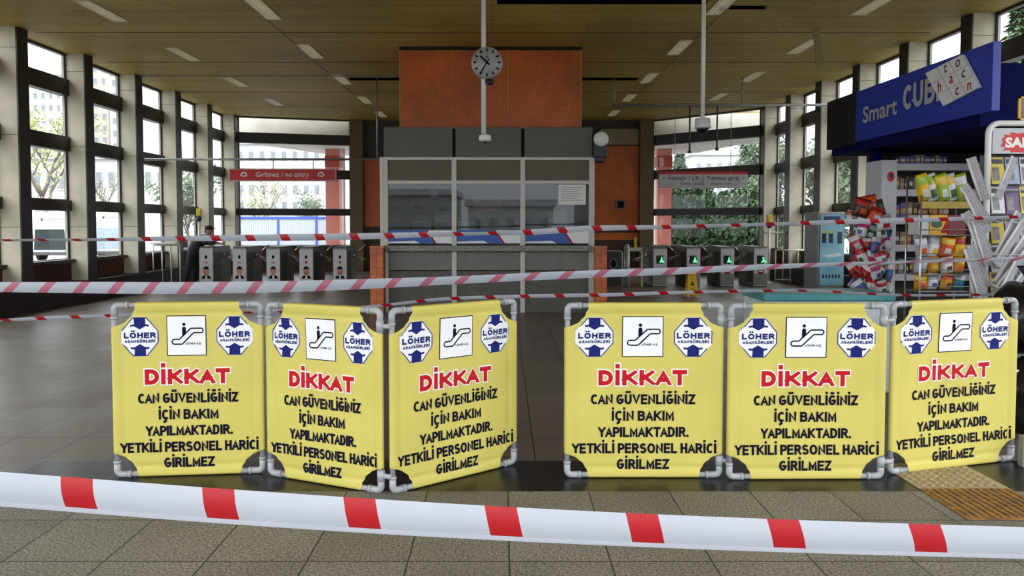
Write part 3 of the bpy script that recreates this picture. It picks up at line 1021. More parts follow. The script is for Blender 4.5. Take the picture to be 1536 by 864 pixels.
# yellow wet floor sign
p = fl(1037, 446)
r = thing('wet_floor_sign', 'yellow folding wet floor sign in front of the exit turnstiles', 'floor sign', (p.x, p.y, 0))
for s in (-1, 1):
    T = RT((0, s*.02, .60), rx=s*.24) 
    mb = MB().prism([(-.135, -.60), (-.09, -.60), (-.08, -.54), (.08, -.54), (.09, -.60), (.135, -.60), (.085, 0), (-.085, 0)], -.008, .008, 0, T)
    pn = mb.build('panel', yellow_pl, r)
    if s == -1:
        T2 = RT((0, s*.02, .60), rx=s*.24)
        bp_ = M('brown print', (84, 58, 12), .6)
        mb = MB(); put_poly(mb, [(-.055, -.33), (.055, -.33), (0, -.22)], lift=.010, T=T2); mb.build('warning_triangle', bp_, pn)
        for body, w_, cap, base in (('CAUTION', .13, .03, -.12), ('WET', .07, .035, -.19), ('FLOOR', .10, .03, -.43)):
            mb = MB(); put_text(mb, body, w=w_, cap=cap, bold=.02, base=base, lift=.010, T=T2); mb.build('lettering', bp_, pn)
MB().box(-.08, .08, -.035, .035, .585, .62).build('hinge', yellow_pl, r, bevel=.008)

# signal poles with yellow heads
for px, top, y, lab in ((300, 313, 22.6, 'behind the turnstiles under the red sign'), (1153, 322, 21.8, 'behind the last green arrow turnstile')):
    p = at(px, 400, y)
    zt_ = at(px, top, y).z
    r = thing('signal_pole', 'white signal pole with a yellow lamp head ' + lab, 'signal pole', (p.x, y, 0), 0, 'signal poles')
    MB().tube([(0, 0, 0), (0, 0, zt_ - .1)], .032, 10).lathe([(.09, 0), (.09, .02), (.04, .04)], 14).build('pole', white_pl, r)
    MB().box(-.07, .07, -.06, .06, zt_ - .22, zt_).build('lamp_head', M('yellow lamp', (222, 196, 60), .4), r, bevel=.02)
    MB().ball((0, -.02, zt_ - .30), .085).build('horn', M('dark blue grey plastic', (58, 64, 84), .5), r)

# railings
def railing(name, label, x0, x1, y, h, posts, m, base=True):
    r = thing(name, label, 'railing', ((x0 + x1)/2, y, 0))
    w = (x1 - x0)/2
    MB().tube([(-w, 0, h), (w, 0, h)], .025, 8).build('top_rail', m, r)
    if base: MB().tube([(-w, 0, .12), (w, 0, .12)], .02, 8).build('bottom_rail', m, r)
    for i in range(posts):
        x = -w + 2*w*i/(posts - 1)
        MB().tube([(x, 0, 0), (x, 0, h)], .018, 8).build('baluster', m, r)
    return r
rr = railing('railing', 'white railing in front of the window wall beside the bending man', at(230, 400, 20.2).x, at(270, 400, 20.2).x, 20.2, 1.13, 4, white_pl)
o = MB().box(-.35, .3, -.12, .12, 1.13 + .025, 1.20).build('white_board', white_pt, rr)
railing('railing', 'cream railing between signal pole and ticket machine', at(1163, 400, 21.5).x, at(1208, 400, 21.5).x, 21.5, .95, 5, M('cream metal', (190, 186, 160), .5))
r = thing('pipe_handrail', 'bent cream pipe fixed low across the corner columns', 'pipe', (0, 22.2, 0))
a0, a1, a2 = at(1147, 250, 22.2), at(1147, 349, 22.2), at(1206, 349, 22.2)
MB().tube([(a0.x, 0, a0.z), (a0.x, 0, a1.z + .05), (a0.x + .05, 0, a1.z), (a2.x - .1, 0, a1.z)], .03, 8).build('pipe', M('cream metal', (190, 186, 160), .5), r)
MB().tube([(a2.x - .13, 0, 0), (a2.x - .13, 0, a1.z)], .03, 8).tube([(a1.x + .12, 0, 0), (a1.x + .12, 0, a1.z)], .03, 8).build('pipe_foot', M('cream metal', (190, 186, 160), .5), r)

# ticket machine
p0, p1 = at(1229, 400, 17.9), at(1265, 400, 17.9)
cx, w = (p0.x + p1.x)/2, (p1.x - p0.x)/2 + .02
zt_ = at(1240, 318, 17.9).z
r = thing('ticket_machine', 'light blue ticket vending machine standing next to the toy display', 'ticket machine', (cx, 17.9, 0))
MB().box(-w - .03, w, 0, .8, .12, zt_).build('cabinet', grey_pl, r, bevel=.015)
MB().box(-w - .01, w - .03, .03, .75, 0, .12).build('plinth', black_pl, r)
fp = MB().box(-w + .02, w - .02, -.02, 0, .25, zt_ - .06).build('front_poster', M('light blue poster', (150, 196, 208), .4, var=.25, scale=2.2, c2=(96, 160, 186)), r)
scr, dks, wbp = M('dark blue screen', (52, 72, 110), .2), M('dark screen', (46, 56, 66), .2), M('white blue print', (206, 214, 214), .5)
def face(nm, o_, m_):
    mb = MB(); put_poly(mb, o_, lift=.022); mb.build(nm, m_, fp)
face('screen', rect(-w + .10, w - .12, zt_ - .20, zt_ - .1), scr)
for x in (-.19, -.03):
    face('card_slot', rect(x - .05, x + .05, zt_ - .72, zt_ - .5), dks)
    face('slot_label', rect(x - .05, x + .05, zt_ - .49, zt_ - .44), yellow_pl)
face('coin_panel', rect(.12, .23, zt_ - .74, zt_ - .46), dks)
for i in range(6): face('button', rect(-.22 + i*.075, -.18 + i*.075, .42, .5), dks)
face('poster_print', [(-.24, .95), (.2, 1.02), (.22, .94), (-.1, .9)], wbp)

# ---------------------------------------------------------------- bending man
def person():
    X0, Y0 = at(286, 400, 21.0).x, 21.0
    r = thing('person', 'person in dark clothes and cap bending over the turnstile', 'person', (X0, Y0, 0))
    V, E, R = [], [], []
    def v(p, rad, par=None):
        V.append(p); R.append(rad)
        if par is not None: E.append((par, len(V) - 1))
        return len(V) - 1
    hip = v((.05, 0, .90), (.19, .17))
    bel = v((.13, 0, 1.06), (.20, .18), hip)
    che = v((.27, 0, 1.22), (.21, .18), bel)
    sh = v((.40, 0, 1.33), (.16, .14), che)
    nk = v((.47, 0, 1.38), (.062, .062), sh)
    hd = v((.50, 0, 1.44), (.085, .085), nk)
    ht = v((.52, 0, 1.54), (.10, .095), hd)
    v((.52, 0, 1.60), (.07, .07), ht)
    for s in (-1, 1):
        h2 = v((.06, s*.11, .84), (.13, .13), hip)
        kn = v((.06 + s*.05, s*.12, .47), (.095, .095), h2)
        an = v((-.02 + s*.07, s*.13, .10), (.07, .07), kn)
        hl = v((-.0 + s*.07, s*.13, .055), (.05, .045), an)
        v((.17 + s*.07, s*.14, .035), (.035, .03), hl)
        s1 = v((.42, s*.19, 1.27), (.09, .09), sh)
        el = v((.52 + .04*s, s*.24, 1.10 + .06), (.065, .065), s1)
        wr = v((.76, s*.12, 1.15), (.033, .03), el)
        pm = v((.83, s*.10, 1.14), (.036, .022), wr)
        for q in range(4):
            a = v((.88, s*.10 + (q - 1.5)*.019, 1.135), (.0095, .0095), pm)
            b_ = v((.91 - .004*abs(q - 1.5), s*.10 + (q - 1.5)*.021, 1.125), (.0085, .0085), a)
            v((.93 - .006*abs(q - 1.5), s*.10 + (q - 1.5)*.021, 1.11), (.0075, .0075), b_)
        a = v((.835, s*.10 - s*.045, 1.13), (.010, .010), pm)
        v((.87, s*.10 - s*.055, 1.12), (.009, .009), a)
    me = bpy.data.meshes.new('skeleton')
    me.from_pydata(V, E, [])
    ob = bpy.data.objects.new('skeleton', me)
    COL.objects.link(ob)
    sk = ob.modifiers.new('skin', 'SKIN')
    for i, d in enumerate(me.skin_vertices[0].data):
        d.radius = R[i]
        d.use_root = (i == 0)
    ob.modifiers.new('sub', 'SUBSURF').levels = 2
    ob.modifiers['sub'].render_levels = 2
    dg = bpy.context.evaluated_depsgraph_get()
    ev = ob.evaluated_get(dg)
    m2 = bpy.data.meshes.new_from_object(ev)
    bpy.data.objects.remove(ob)
    m2.name = 'body'
    mats = [M('dark jacket cloth', (44, 46, 58), .8, var=.2, scale=8), M('dark trousers cloth', (30, 31, 40), .8, var=.15), M('skin', (190, 138, 112), .55, var=.06), M('dark shoe leather', (20, 19, 18), .4)]
    m2.materials.clear()
    for m in mats: m2.materials.append(m)
    for p in m2.polygons:
        c = p.center
        p.use_smooth = True
        p.material_index = 2 if ((c.z > 1.385 and c.x > .40) or (c.x > .765 and c.z < 1.25)) else 3 if c.z < .10 else 1 if c.z < .88 - .25*(c.x - .08) else 0
    o = bpy.data.objects.new('body', m2)
    COL.objects.link(o)
    o.parent = r
    MB().ball((.515, 0, 1.57), .108, 16, sq=(1.05, .98, .72)).box(.57, .69, -.06, .06, 1.555, 1.57).build('cap', M('black cap cloth', (24, 24, 28), .8), r)
    MB().ball((.455, 0, 1.49), .085, 12, sq=(.6, 1, 1)).build('hair', M('dark hair', (28, 22, 18), .7), r)
    mb = MB()
    mb.ball((.615, 0, 1.485), .016, 8, sq=(1.2, .8, 1.3))
    for s in (-1, 1):
        mb.ball((.515, s*.098, 1.495), .022, 8, sq=(.7, .4, 1))
    mb.build('nose_and_ears', mats[2], r)
    mb = MB()
    for s in (-1, 1): mb.ball((.605, s*.033, 1.515), .010, 8)
    mb.box(.592, .606, -.022, .022, 1.442, 1.448)
    mb.build('eyes_and_mouth', black_pl, r)
person()

# ---------------------------------------------------------------- yellow warning barriers
pvc = M('grey white pvc pipe', (156, 160, 163), .35, var=.06, scale=5)
cloth = M('yellow banner fabric', (200, 188, 92), .6, var=.07, scale=2.5, bump=.35, bscale=5)
hem = M('yellow hem', (208, 194, 72), .6)
BH, RPIPE, CUT = 1.175, .020, .162
def barrier(pl, pr_, label, seed, twist=0.0, link=True):
    pl, pr_ = Vector(pl), Vector(pr_)
    W = (pr_ - pl).length
    a = math.atan2(pr_.y - pl.y, pr_.x - pl.x)
    r = thing('warning_barrier', label, 'barrier', ((pl.x + pr_.x)/2, (pl.y + pr_.y)/2, 0), a, 'yellow warning barriers')
    h, q = W/2, RPIPE
    xc, zc0, zc1 = h - q, q, BH - q
    # frame pipes
    mb = MB()
    mb.tube([(-xc, 0, zc0 + .04), (-xc, 0, zc1 - .04)], q*.86, 12).tube([(xc, 0, zc0 + .04), (xc, 0, zc1 - .04)], q*.86, 12)
    mb.tube([(-xc + .04, 0, zc0), (xc - .04, 0, zc0)], q*.86, 12).tube([(-xc + .04, 0, zc1), (xc - .04, 0, zc1)], q*.86, 12)
    mb.build('pipe_frame', pvc, r)
    for sx_ in (-1, 1):
        for z, sz in ((zc0, 1), (zc1, -1)):
            mb = MB()
            c = Vector((sx_*(xc - .03), 0, z + sz*.03))
            pts = [(sx_*(xc - .085), 0, z)] + [(c.x + sx_*.03*math.sin(t), 0, c.z - sz*.03*math.cos(t)) for t in [i*PI/12 for i in range(7)]] + [(sx_*xc, 0, z + sz*.085)]
            mb.tube(pts, q*1.08, 14)
            for p_, q_ in (((sx_*(xc - .092), 0, z), (sx_*(xc - .074), 0, z)), ((sx_*xc, 0, z + sz*.092), (sx_*xc, 0, z + sz*.074))):
                mb.tube([p_, q_], q*1.2, 14)
            mb.build('elbow', pvc, r)
    if link:
        for z in (.115, BH - .115):
            MB().tube([(xc, 0, z - .035), (xc, 0, z + .035)], q*1.25, 12).tube([(xc, 0, z), (xc + .075, 0, z)], q*.8, 10).build('link_tee', pvc, r)
    rr_ = q + .0025
    def yf(x, z):
        e = 0.0
        m = rr_
        if abs(x) > xc: m = min(m, math.sqrt(max(0, rr_**2 - (abs(x) - xc)**2)))
        if z > zc1: m = min(m, math.sqrt(max(0, rr_**2 - (z - zc1)**2)))
        if z < zc0: m = min(m, math.sqrt(max(0, rr_**2 - (zc0 - z)**2)))
        u, w = x/h, (z - BH/2)/(BH/2)
        fade = max(0, 1 - abs(u)**4)*max(0, 1 - abs(w)**4)
        sag = .016*fade
        sag += fade*.006*noise.noise(Vector((x*2.2 + seed*7, z*1.4, seed)))
        sag += (.008*math.exp(-((abs(x) - xc + .055)/.014)**2) + .003*math.exp(-((abs(x) - xc + .10)/.012)**2)*(noise.noise(Vector((seed, z*3, x))) + .4))*max(0, 1 - abs(w)**6) + .007*math.exp(-((abs(z - BH/2) - BH/2 + .075)/.014)**2)*max(0, 1 - abs(u)**6)
        return -(m - sag)
    # banner with bitten corners
    NX, NZ = 56, 84
    zs = []
    z0, z1 = zc0 - rr_, zc1 + rr_
    for j in range(NZ + 1):
        t = j/NZ
        zs.append(z0 + (z1 - z0)*(t - .09*math.sin(4*PI*t)/(2*PI)*0.9))
    grid, faces = [], []
    for z in zs:
        d = min(z - z0, z1 - z)
        lim = h + .0025
        if d < CUT: lim = h + .0025 - math.sqrt(max(0, CUT*CUT - d*d))*1.0
        if d < CUT: lim -= .004*math.sin(z*140)*(d > .01)
        for i in range(NX + 1):
            t = 2*i/NX - 1
            t = t*(1.25 - .25*t*t)
            x = max(-1, min(1, t))*lim
            grid.append((x, yf(x, z), z))
    for j in range(NZ):
        for i in range(NX):
            k = j*(NX + 1) + i
            faces.append((k, k + 1, k + NX + 2, k + NX + 1))
    mb = MB().add(grid, faces, 0, True)
    bn = mb.build('banner', [cloth, hem], r)
    so = bn.modifiers.new('thickness', 'SOLIDIFY')
    so.thickness = .0016
    so.offset = -1
    # lettering and marks, positions measured on the banner
    def X(u): return -h + u*W
    def Z(v): return BH*(1 - v)
    def octo(cx, cz, rx, rz): return [(cx + rx*a_, cz + rz*b_) for a_, b_ in ((-.38, -1), (.38, -1), (1, -.30), (1, .30), (.38, 1), (-.38, 1), (-1, .30), (-1, -.30))]
    for u in (.187, .806):
        cx, cz = X(u), Z(.195)
        rx, rz = .122*W, .113*BH
        mb = MB()
        put_poly(mb, octo(cx, cz, rx, rz), yf, 0, lift=.0022, cuts=2)
        o1, o2 = octo(cx, cz, rx*.985, rz*.985), octo(cx, cz, rx*.93, rz*.93)
        for i in range(8):
            j = (i + 1) % 8
            put_poly(mb, [o1[i], o1[j], o2[j], o2[i]], yf, 1, lift=.0034, cuts=1)
        for s in (1, -1):
            ar = [(-.30, 1), (.30, 1), (.28, .66), (.50, .62), (.48, .53), (.30, .55), (0, .38), (-.30, .55), (-.48, .53), (-.50, .62), (-.28, .66)]
            put_poly(mb, [(cx + rx*a_, cz + s*rz*b_*.97) for a_, b_ in ar], yf, 1, lift=.0046, cuts=1)
        stroke_text(mb, 'LÖHER', yf, 1, cx, cz - rz*.07, rx*1.70, rz*.29, .28, .0048, gap=.14)
        stroke_text(mb, 'ASANSÖRLERİ', yf, 1, cx, cz - rz*.30, rx*1.60, rz*.15, .26, .0048, gap=.22)
        mb.build('round_logo', [white_ink, navy_ink, black_ink], bn)
    mb = MB()
    cx, cz, sx2, sz2 = X(.490), Z(.192), .130*W, .116*BH
    put_poly(mb, rect(cx - sx2, cx + sx2, cz - sz2, cz + sz2), yf, 1, lift=.0024, cuts=2)
    put_poly(mb, rect(cx - sx2*.955, cx + sx2*.955, cz - sz2*.955, cz + sz2*.955), yf, 0, lift=.0036, cuts=2)
    def bar(p_, q_, w, mi=1):
        p_, q_ = Vector(p_), Vector(q_)
        n = (q_ - p_).normalized()
        n = Vector((-n.y, n.x))*w
        put_poly(mb, [(cx + sx2*k.x, cz + sz2*k.y) for k in (p_ + n, q_ + n, q_ - n, p_ - n)], yf, mi, lift=.0048)
    lo = [(-.62, -.18), (-.36, -.18), (.22, .36), (.72, .36)]
    hi = [(-.62, -.42), (-.22, -.42), (.36, .14), (.72, .14)]
    for pl_ in (lo, hi):
        for i in range(3): bar(pl_[i], pl_[i + 1], .035)
    for s_, c_, a0 in ((-1, (-.62, -.30), 90), (1, (.72, .25), -90)):
        pts = [(c_[0] + .12*math.cos(math.radians(a0 + 30*i)), c_[1] + .12*math.sin(math.radians(a0 + 30*i))) for i in range(7)]
        for i in range(6): bar(pts[i], pts[i + 1], .035)
    put_poly(mb, [(cx + sx2*a_, cz + sz2*b_) for a_, b_ in ((-.22, .0), (-.02, .16), (-.02, .36), (-.06, .44), (-.18, .44), (-.22, .36))], yf, 1, lift=.0048)
    put_poly(mb, [(cx + sx2*(-.12 + .085*math.cos(t)), cz + sz2*(.56 + .085*math.sin(t))) for t in [i*PI/8 for i in range(16)]], yf, 1, lift=.0048)
    put_text(mb, 'LÖHER A.Ş.', yf, 2, lift=.0048, w=sx2*.80, cap=sz2*.10, bold=.03, cx=cx + sx2*.35, base=cz - sz2*.44)
    mb.build('escalator_pictogram', [white_ink, black_ink, black_ink], bn)
    mb = MB()
    hc = BH*.088
    stroke_text(mb, 'DİKKAT', yf, 1, X(.488), Z(.470), W*.552, hc, .28, .0030, grow=.0075, gap=.13)
    stroke_text(mb, 'DİKKAT', yf, 0, X(.488), Z(.470), W*.552, hc, .28, .0048, gap=.13)
    mb.build('warning_heading', [red_ink, white_ink], bn)
    mb = MB()
    for body, u0, u1, base in (('CAN GÜVENLİĞİNİZ', .168, .822, .578), ('İÇİN BAKIM', .300, .690, .672), ('YAPILMAKTADIR.', .215, .782, .765), ('YETKİLİ PERSONEL HARİCİ', .050, .955, .858), ('GİRİLMEZ', .332, .660, .948)):
        stroke_text(mb, body, yf, 0, X((u0 + u1)/2), Z(base), (u1 - u0)*W, BH*.058, .225, .0032, gap=.17)
    mb.build('warning_text', black_ink, bn)
    return r
G = [(fl(172, 716), fl(399, 709), 'yellow warning barrier at the free end of the zigzag row, nearest the van windows', False),
     (fl(403, 712), fl(576, 741), 'yellow warning barrier in the middle of the zigzag row of three', True),
     (fl(585, 742), fl(774, 695), 'yellow warning barrier of the zigzag row ending at the gap before the booth', False),
     (fl(846, 716), fl(1083, 716), 'square-facing yellow warning barrier ending at the gap, in the straight row', True),
     (fl(1089, 719), fl(1325, 718), 'yellow warning barrier in the middle of the straight row, facing the wet pavement squarely', True),
     (fl(1331, 712), fl(1519, 690), 'yellow warning barrier angled back towards the newspaper stand', False)]
for i, (a_, b_, lab, lk) in enumerate(G):
    barrier(a_, b_, lab, i + 1, link=lk)
# the first two are joined by their own link
# ---------------------------------------------------------------- barrier tapes
tw = MTAPE('white tape film', (184, 189, 200), .30)
trd = MTAPE('red tape print', (170, 24, 32), .25)
tpk = MTAPE('pink back of red print', (196, 112, 134), .35)
tw2 = MTAPE('bluish white tape film', (196, 204, 216), .35)
def catmull(P, n):
    out = []
    for i in range(len(P) - 1):
        p0, p1, p2, p3 = P[max(i - 1, 0)], P[i], P[i + 1], P[min(i + 2, len(P) - 1)]
        for k in range(n):
            t = k/n
            out.append(tuple(.5*(2*b_ + (c_ - a_)*t + (2*a_ - 5*b_ + 4*c_ - d_)*t*t + (3*b_ - a_ - 3*c_ + d_)*t**3) for a_, b_, c_, d_ in zip(p0, p1, p2, p3)))
    out.append(tuple(P[-1]))
    return out
def tape(name, label, pts, first, period, rw, shear, mats, rows=4, lip=0.0):
    """pts: (x,y,z,width,twist degrees); red marks every period metres"""
    C = catmull(pts, 10)
    S = [0.0]
    for i in range(1, len(C)):
        S.append(S[-1] + (Vector(C[i][:3]) - Vector(C[i - 1][:3])).length)
    L = S[-1]
    def ev(s):
        s = max(0, min(L, s))
        i = 0
        while i < len(S) - 2 and S[i + 1] < s: i += 1
        t = (s - S[i])/max(1e-9, S[i + 1] - S[i])
        a_, b_ = C[i], C[i + 1]
        c = [x + (y - x)*t for x, y in zip(a_, b_)]
        return Vector(c[:3]), (Vector(b_[:3]) - Vector(a_[:3])).normalized(), c[3], c[4]
    stops = []
    s = first
    while s > 0: s -= period
    marks = []
    while s < L:
        marks += [(s, 1), (s + rw, 0)]
        s += period
    seq = [(a_, f) for a_, f in marks]
    cuts = []
    for i in range(len(seq) - 1):
        a_, f = seq[i]
        b_ = seq[i + 1][0]
        k = max(1, int((b_ - a_)/.05))
        for j in range(k): cuts.append((a_ + (b_ - a_)*j/k, f))
    cuts.append((seq[-1][0], 0))
    vs, fs, ms = [], [], []
    for s, f in cuts:
        for j in range(rows + 1):
            v_ = j/rows
            sh2 = shear if not isinstance(shear, tuple) else shear[0] + (shear[1] - shear[0])*s/L
            c, t, w, tws = ev(s + sh2*(v_ - .5))
            side = Vector((0, 1, 0))
            upv = Vector((0, 0, 1))
            upv = (upv - t*upv.dot(t)).normalized()
            sd = t.cross(upv)
            A = math.radians(tws)
            d = upv*math.cos(A) + sd*math.sin(A)
            cur = .10*w*math.sin(PI*v_)
            vs.append(c + d*(w*(.5 - v_)) + sd*cur)
    for i in range(len(cuts) - 1):
        for j in range(rows):
            k = i*(rows + 1) + j
            fs.append((k, k + 1, k + rows + 2, k + rows + 1))
            ms.append(cuts[i][1])
    mb = MB()
    mb.add(vs, fs, 0, True)
    mb.m = ms
    if lip:
        # folded lower edge standing slightly towards the viewer
        v2, f2, m2 = [], [], []
        n0 = len(cuts)
        for i, (s, f) in enumerate(cuts):
            b_ = vs[i*(rows + 1) + rows]
            up_ = vs[i*(rows + 1) + rows - 1]
            dn = (b_ - up_).normalized()
            c, t, w, tws = ev(s)
            sh_ = t*.004
            v2 += [b_ + Vector((0, -.001, .003)), b_ + dn*lip*.5 + t*.006 + Vector((0, -.002, 0)), b_ + dn*lip + t*.014 + Vector((0, -.002, 0))]
        for i in range(n0 - 1):
            for j in range(2):
                f2.append((i*3 + j, i*3 + j + 1, i*3 + j + 4, i*3 + j + 3))
                m2.append(cuts[i][1])
        mb.add(v2, f2, 0, True)
        mb.m = ms + m2
    o = mb.build(name, mats)
    tag(o, label, 'barrier tape', 'red and white barrier tapes')
    return o
def tp(Y, *a): 
    return [tuple(at(px, py, Y)) + (w*Y/F, t) for px, py, w, t in a]
def plen(P, n=2):
    return sum((Vector(P[i + 1][:3]) - Vector(P[i][:3])).length for i in range(n))
# near tape across the whole front
near = tp(1.72, (-1100, 700, 49, 5), (-600, 709, 49, 5), (-160, 722, 49, 4), (0, 731, 49, 4), (300, 754, 49, 3), (600, 774, 49, 4), (900, 790, 48, 5), (1200, 802, 47, 5), (1536, 812, 46, 6), (1700, 817, 46, 6), (2150, 822, 46, 6), (2600, 824, 46, 6))
s0 = (at(118, 740, 1.72) - at(-160, 722, 1.72)).length + (at(-160, 722, 1.72) - at(-600, 709, 1.72)).length + (at(-600, 709, 1.72) - at(-1100, 700, 1.72)).length - .035
tape('barrier_tape', 'wide red and white tape close up, stretched low across the wet pavement', near, s0, .3225, .0735, (.004, .034), [tw, trd], 5, .010)
T1 = tp(7.0, (-742, 380, 7, 20), (-400, 371, 6, 30), (-90, 362, 5, 40), (0, 360.5, 5.5, 50), (150, 359.5, 6, 40), (250, 358, 8, 20), (400, 356.5, 10, 10), (520, 355, 10, 10), (640, 352, 8, 20), (720, 350.5, 6.5, 40), (800, 348, 9, 20), (890, 342.5, 9, 20), (1000, 340.5, 7, 30), (1150, 336.5, 6.5, 40), (1290, 332, 8, 20), (1420, 329, 7, 30), (1536, 325, 6, 40), (1640, 322, 6, 40), (1880, 313, 7, 30), (2100, 305, 7, 20))
tape('barrier_tape', 'topmost thin red and white tape, crossing before the booth glass and the newspaper stand', T1, .58 + plen(T1), .3165, .08, .03, [tw, trd])
T2 = tp(6.8, (-786, 418, 12, 0), (-400, 425, 14, 0), (-90, 429, 15, 0), (0, 430.5, 15, 0), (150, 431.5, 17.5, 0), (260, 432, 18, 0), (420, 430, 17, 0), (560, 425.5, 15, 5), (700, 419.5, 12, 10), (850, 412.5, 12, 10), (1000, 407, 11, 15), (1100, 402.5, 10, 20), (1250, 396.5, 7, 30), (1380, 392.5, 6, 40), (1536, 387.5, 7, 30), (1640, 384, 7, 30), (1880, 376, 8, 20), (2140, 368, 8, 20))
tape('barrier_tape', 'middle pale tape with pink slanted stripes, crossing below the turnstiles', T2, .60 + plen(T2), .308, .085, -.085, [tw2, tpk])
T3 = tp(6.9, (-764, 520, 7, 20), (-400, 500, 6, 30), (-90, 483, 5, 30), (0, 480.5, 5.5, 40), (60, 477.5, 6, 20), (165, 473.5, 6, 30), (300, 470, 5, 40), (450, 467, 5, 40), (565, 459, 5, 30), (660, 449, 6, 30), (780, 444.5, 6, 20), (900, 442.5, 6, 20), (1050, 438, 6, 30), (1200, 436, 5, 40), (1290, 440, 5, 40), (1380, 443, 5, 40), (1536, 441, 5, 40), (1640, 440, 5, 40), (1880, 438, 6, 30), (2120, 436, 7, 20))
tape('barrier_tape', 'lowest thin tape running just behind the tops of the yellow barriers', T3, .56 + plen(T3), .313, .08, .03, [tw, trd])

# ---------------------------------------------------------------- kiosk with the blue sign
blue_s = M('blue sign panel', (34, 62, 168), .4, var=.08, scale=1.5)
navy_s = M('navy panel', (16, 18, 74), .8, var=.12, spec=.08)
KX = 5.3
def kp(px, py): 
    """point on the sign plane x = KX"""
    Y = KX*F/(px - PX)
    for _ in range(6): Y *= KX/at(px, py, Y).x
    return at(px, py, Y)
a0, a1 = kp(1285, 137), kp(1490, 63)
b0, b1 = kp(1285, 213), kp(1490, 165)
YF, YN = a0.y, a1.y            # far and near end of the sign
zt_, zl_ = (a0.z + a1.z)/2, (b0.z + b1.z)/2
YB = kp(1240, 190).y
k = thing('kiosk', 'shop kiosk with dark opening beneath a long blue sign board', 'kiosk', (KX, YN, 0))
def K(mb, name, m, par=k, bevel=0.0):
    """parts of the kiosk are written in place coordinates"""
    o = mb.build(name, m, par, bevel)
    o.location = (-KX, -YN, 0)
    return o
sb = K(MB().box(KX, KX + .09, YN, YF, zl_, zt_), 'sign_board', blue_s, bevel=.006)
K(MB().box(KX - .0, KX + .3, YF + .01, YB, zl_ - .02, zt_ + .01), 'shutter_box', M('black shutter box', (16, 16, 20), .6), bevel=.01)
K(MB().box(KX + .092, 8.0, YN + .35, YB, zl_ - .12, zl_ + .03).box(KX + .2, 8.0, YN + .9, YB, zt_ - .4, zt_ - .36), 'soffit', navy_s)
K(MB().box(KX + .30, 8.0, YN + .55, YN + .62, zl_ - .02, zt_ - .12), 'end_panel', navy_s)
px_ = at(1313, 330, YF + .1)
for y, nm in ((YF + .05, 'post'),):
    K(MB().box(px_.x - .07, px_.x + .07, y, y + .14, 0, zl_ - .12), nm, navy_s, bevel=.006)
K(MB().box(7.85, 7.95, YN + .6, YB - .5, 0, zl_ - .12).box(KX + .45, 7.95, YB - .55, YB - .45, 0, zl_ - .12), 'back_wall', M('dark kiosk wall', (44, 42, 44), .6))
# lettering on the sign board: reader looks along +x, text runs from far end to near end
TS = Matrix(((0, 1, 0, KX), (-1, 0, 0, YF), (0, 0, 1, zl_), (0, 0, 0, 1)))
Ls = YF - YN
Hs = zt_ - zl_
def ks(px, py):
    p = kp(px, py)
    return YF - p.y, p.z - zl_
mb = MB()
s_a, s_b = ks(1295, 190), ks(1347, 170)
put_text(mb, 'Smart', w=s_b[0] - s_a[0], cap=.235, bold=.02, cx=(s_a[0] + s_b[0])/2, base=Hs*.33, lift=.012, T=TS)
s_c, s_d = ks(1356, 160), ks(1420, 143)
stroke_text(mb, 'CUBE', None, 0, (s_c[0] + s_d[0])/2, Hs*.355, s_d[0] - s_c[0], .32, .22, .012, T=TS, gap=.16)
lt = mb.build('sign_lettering', M('pale grey lettering', (176, 178, 184), .4), sb)
# the tilted white square
qd = [ks(*c) for c in ((1394, 110), (1449, 82), (1475, 131), (1421, 159))]
mb = MB()
o1 = [(p[0], p[1]) for p in qd]
mb.prism(o1, -.05, -.012, 0, TS)
def bil(u, v):
    t = [o1[0][i] + (o1[1][i] - o1[0][i])*u for i in (0, 1)]
    b_ = [o1[3][i] + (o1[2][i] - o1[3][i])*u for i in (0, 1)]
    return (t[0] + (b_[0] - t[0])*v, t[1] + (b_[1] - t[1])*v)
for q in (1/3, 2/3):
    put_poly(mb, [bil(q - .008, 0), bil(q + .008, 0), bil(q + .008, 1), bil(q - .008, 1)], mi=1, lift=.0515, T=TS)
    put_poly(mb, [bil(0, q - .008), bil(1, q - .008), bil(1, q + .008), bil(0, q + .008)], mi=1, lift=.0515, T=TS)
ang = math.atan2(o1[1][1] - o1[0][1], o1[1][0] - o1[0][0])
for ch, i, j, mi in (('t', 1, 0, 2), ('o', 2, 0, 2), ('h', 0, 1, 3), ('a', 1, 1, 3), ('c', 2, 1, 2), ('c', 1, 2, 2), ('n', 2, 2, 3)):
    c = bil((i + .5)/3, (j + .5)/3)
    vs, fs = glyphs(ch, None, .13, .012)
    zc_ = sum(v[1] for v in vs)/len(vs)
    ca, sa = math.cos(ang), math.sin(ang)
    mb.add([(c[0] + x*ca - (z - zc_)*sa, -.053, c[1] + x*sa + (z - zc_)*ca) for x, z in vs], fs, mi, False, TS)
mb.build('letter_square', [white_ink, M('pale grid line', (170, 172, 184), .5), M('dark red letter', (110, 24, 48), .5), red_ink], sb)

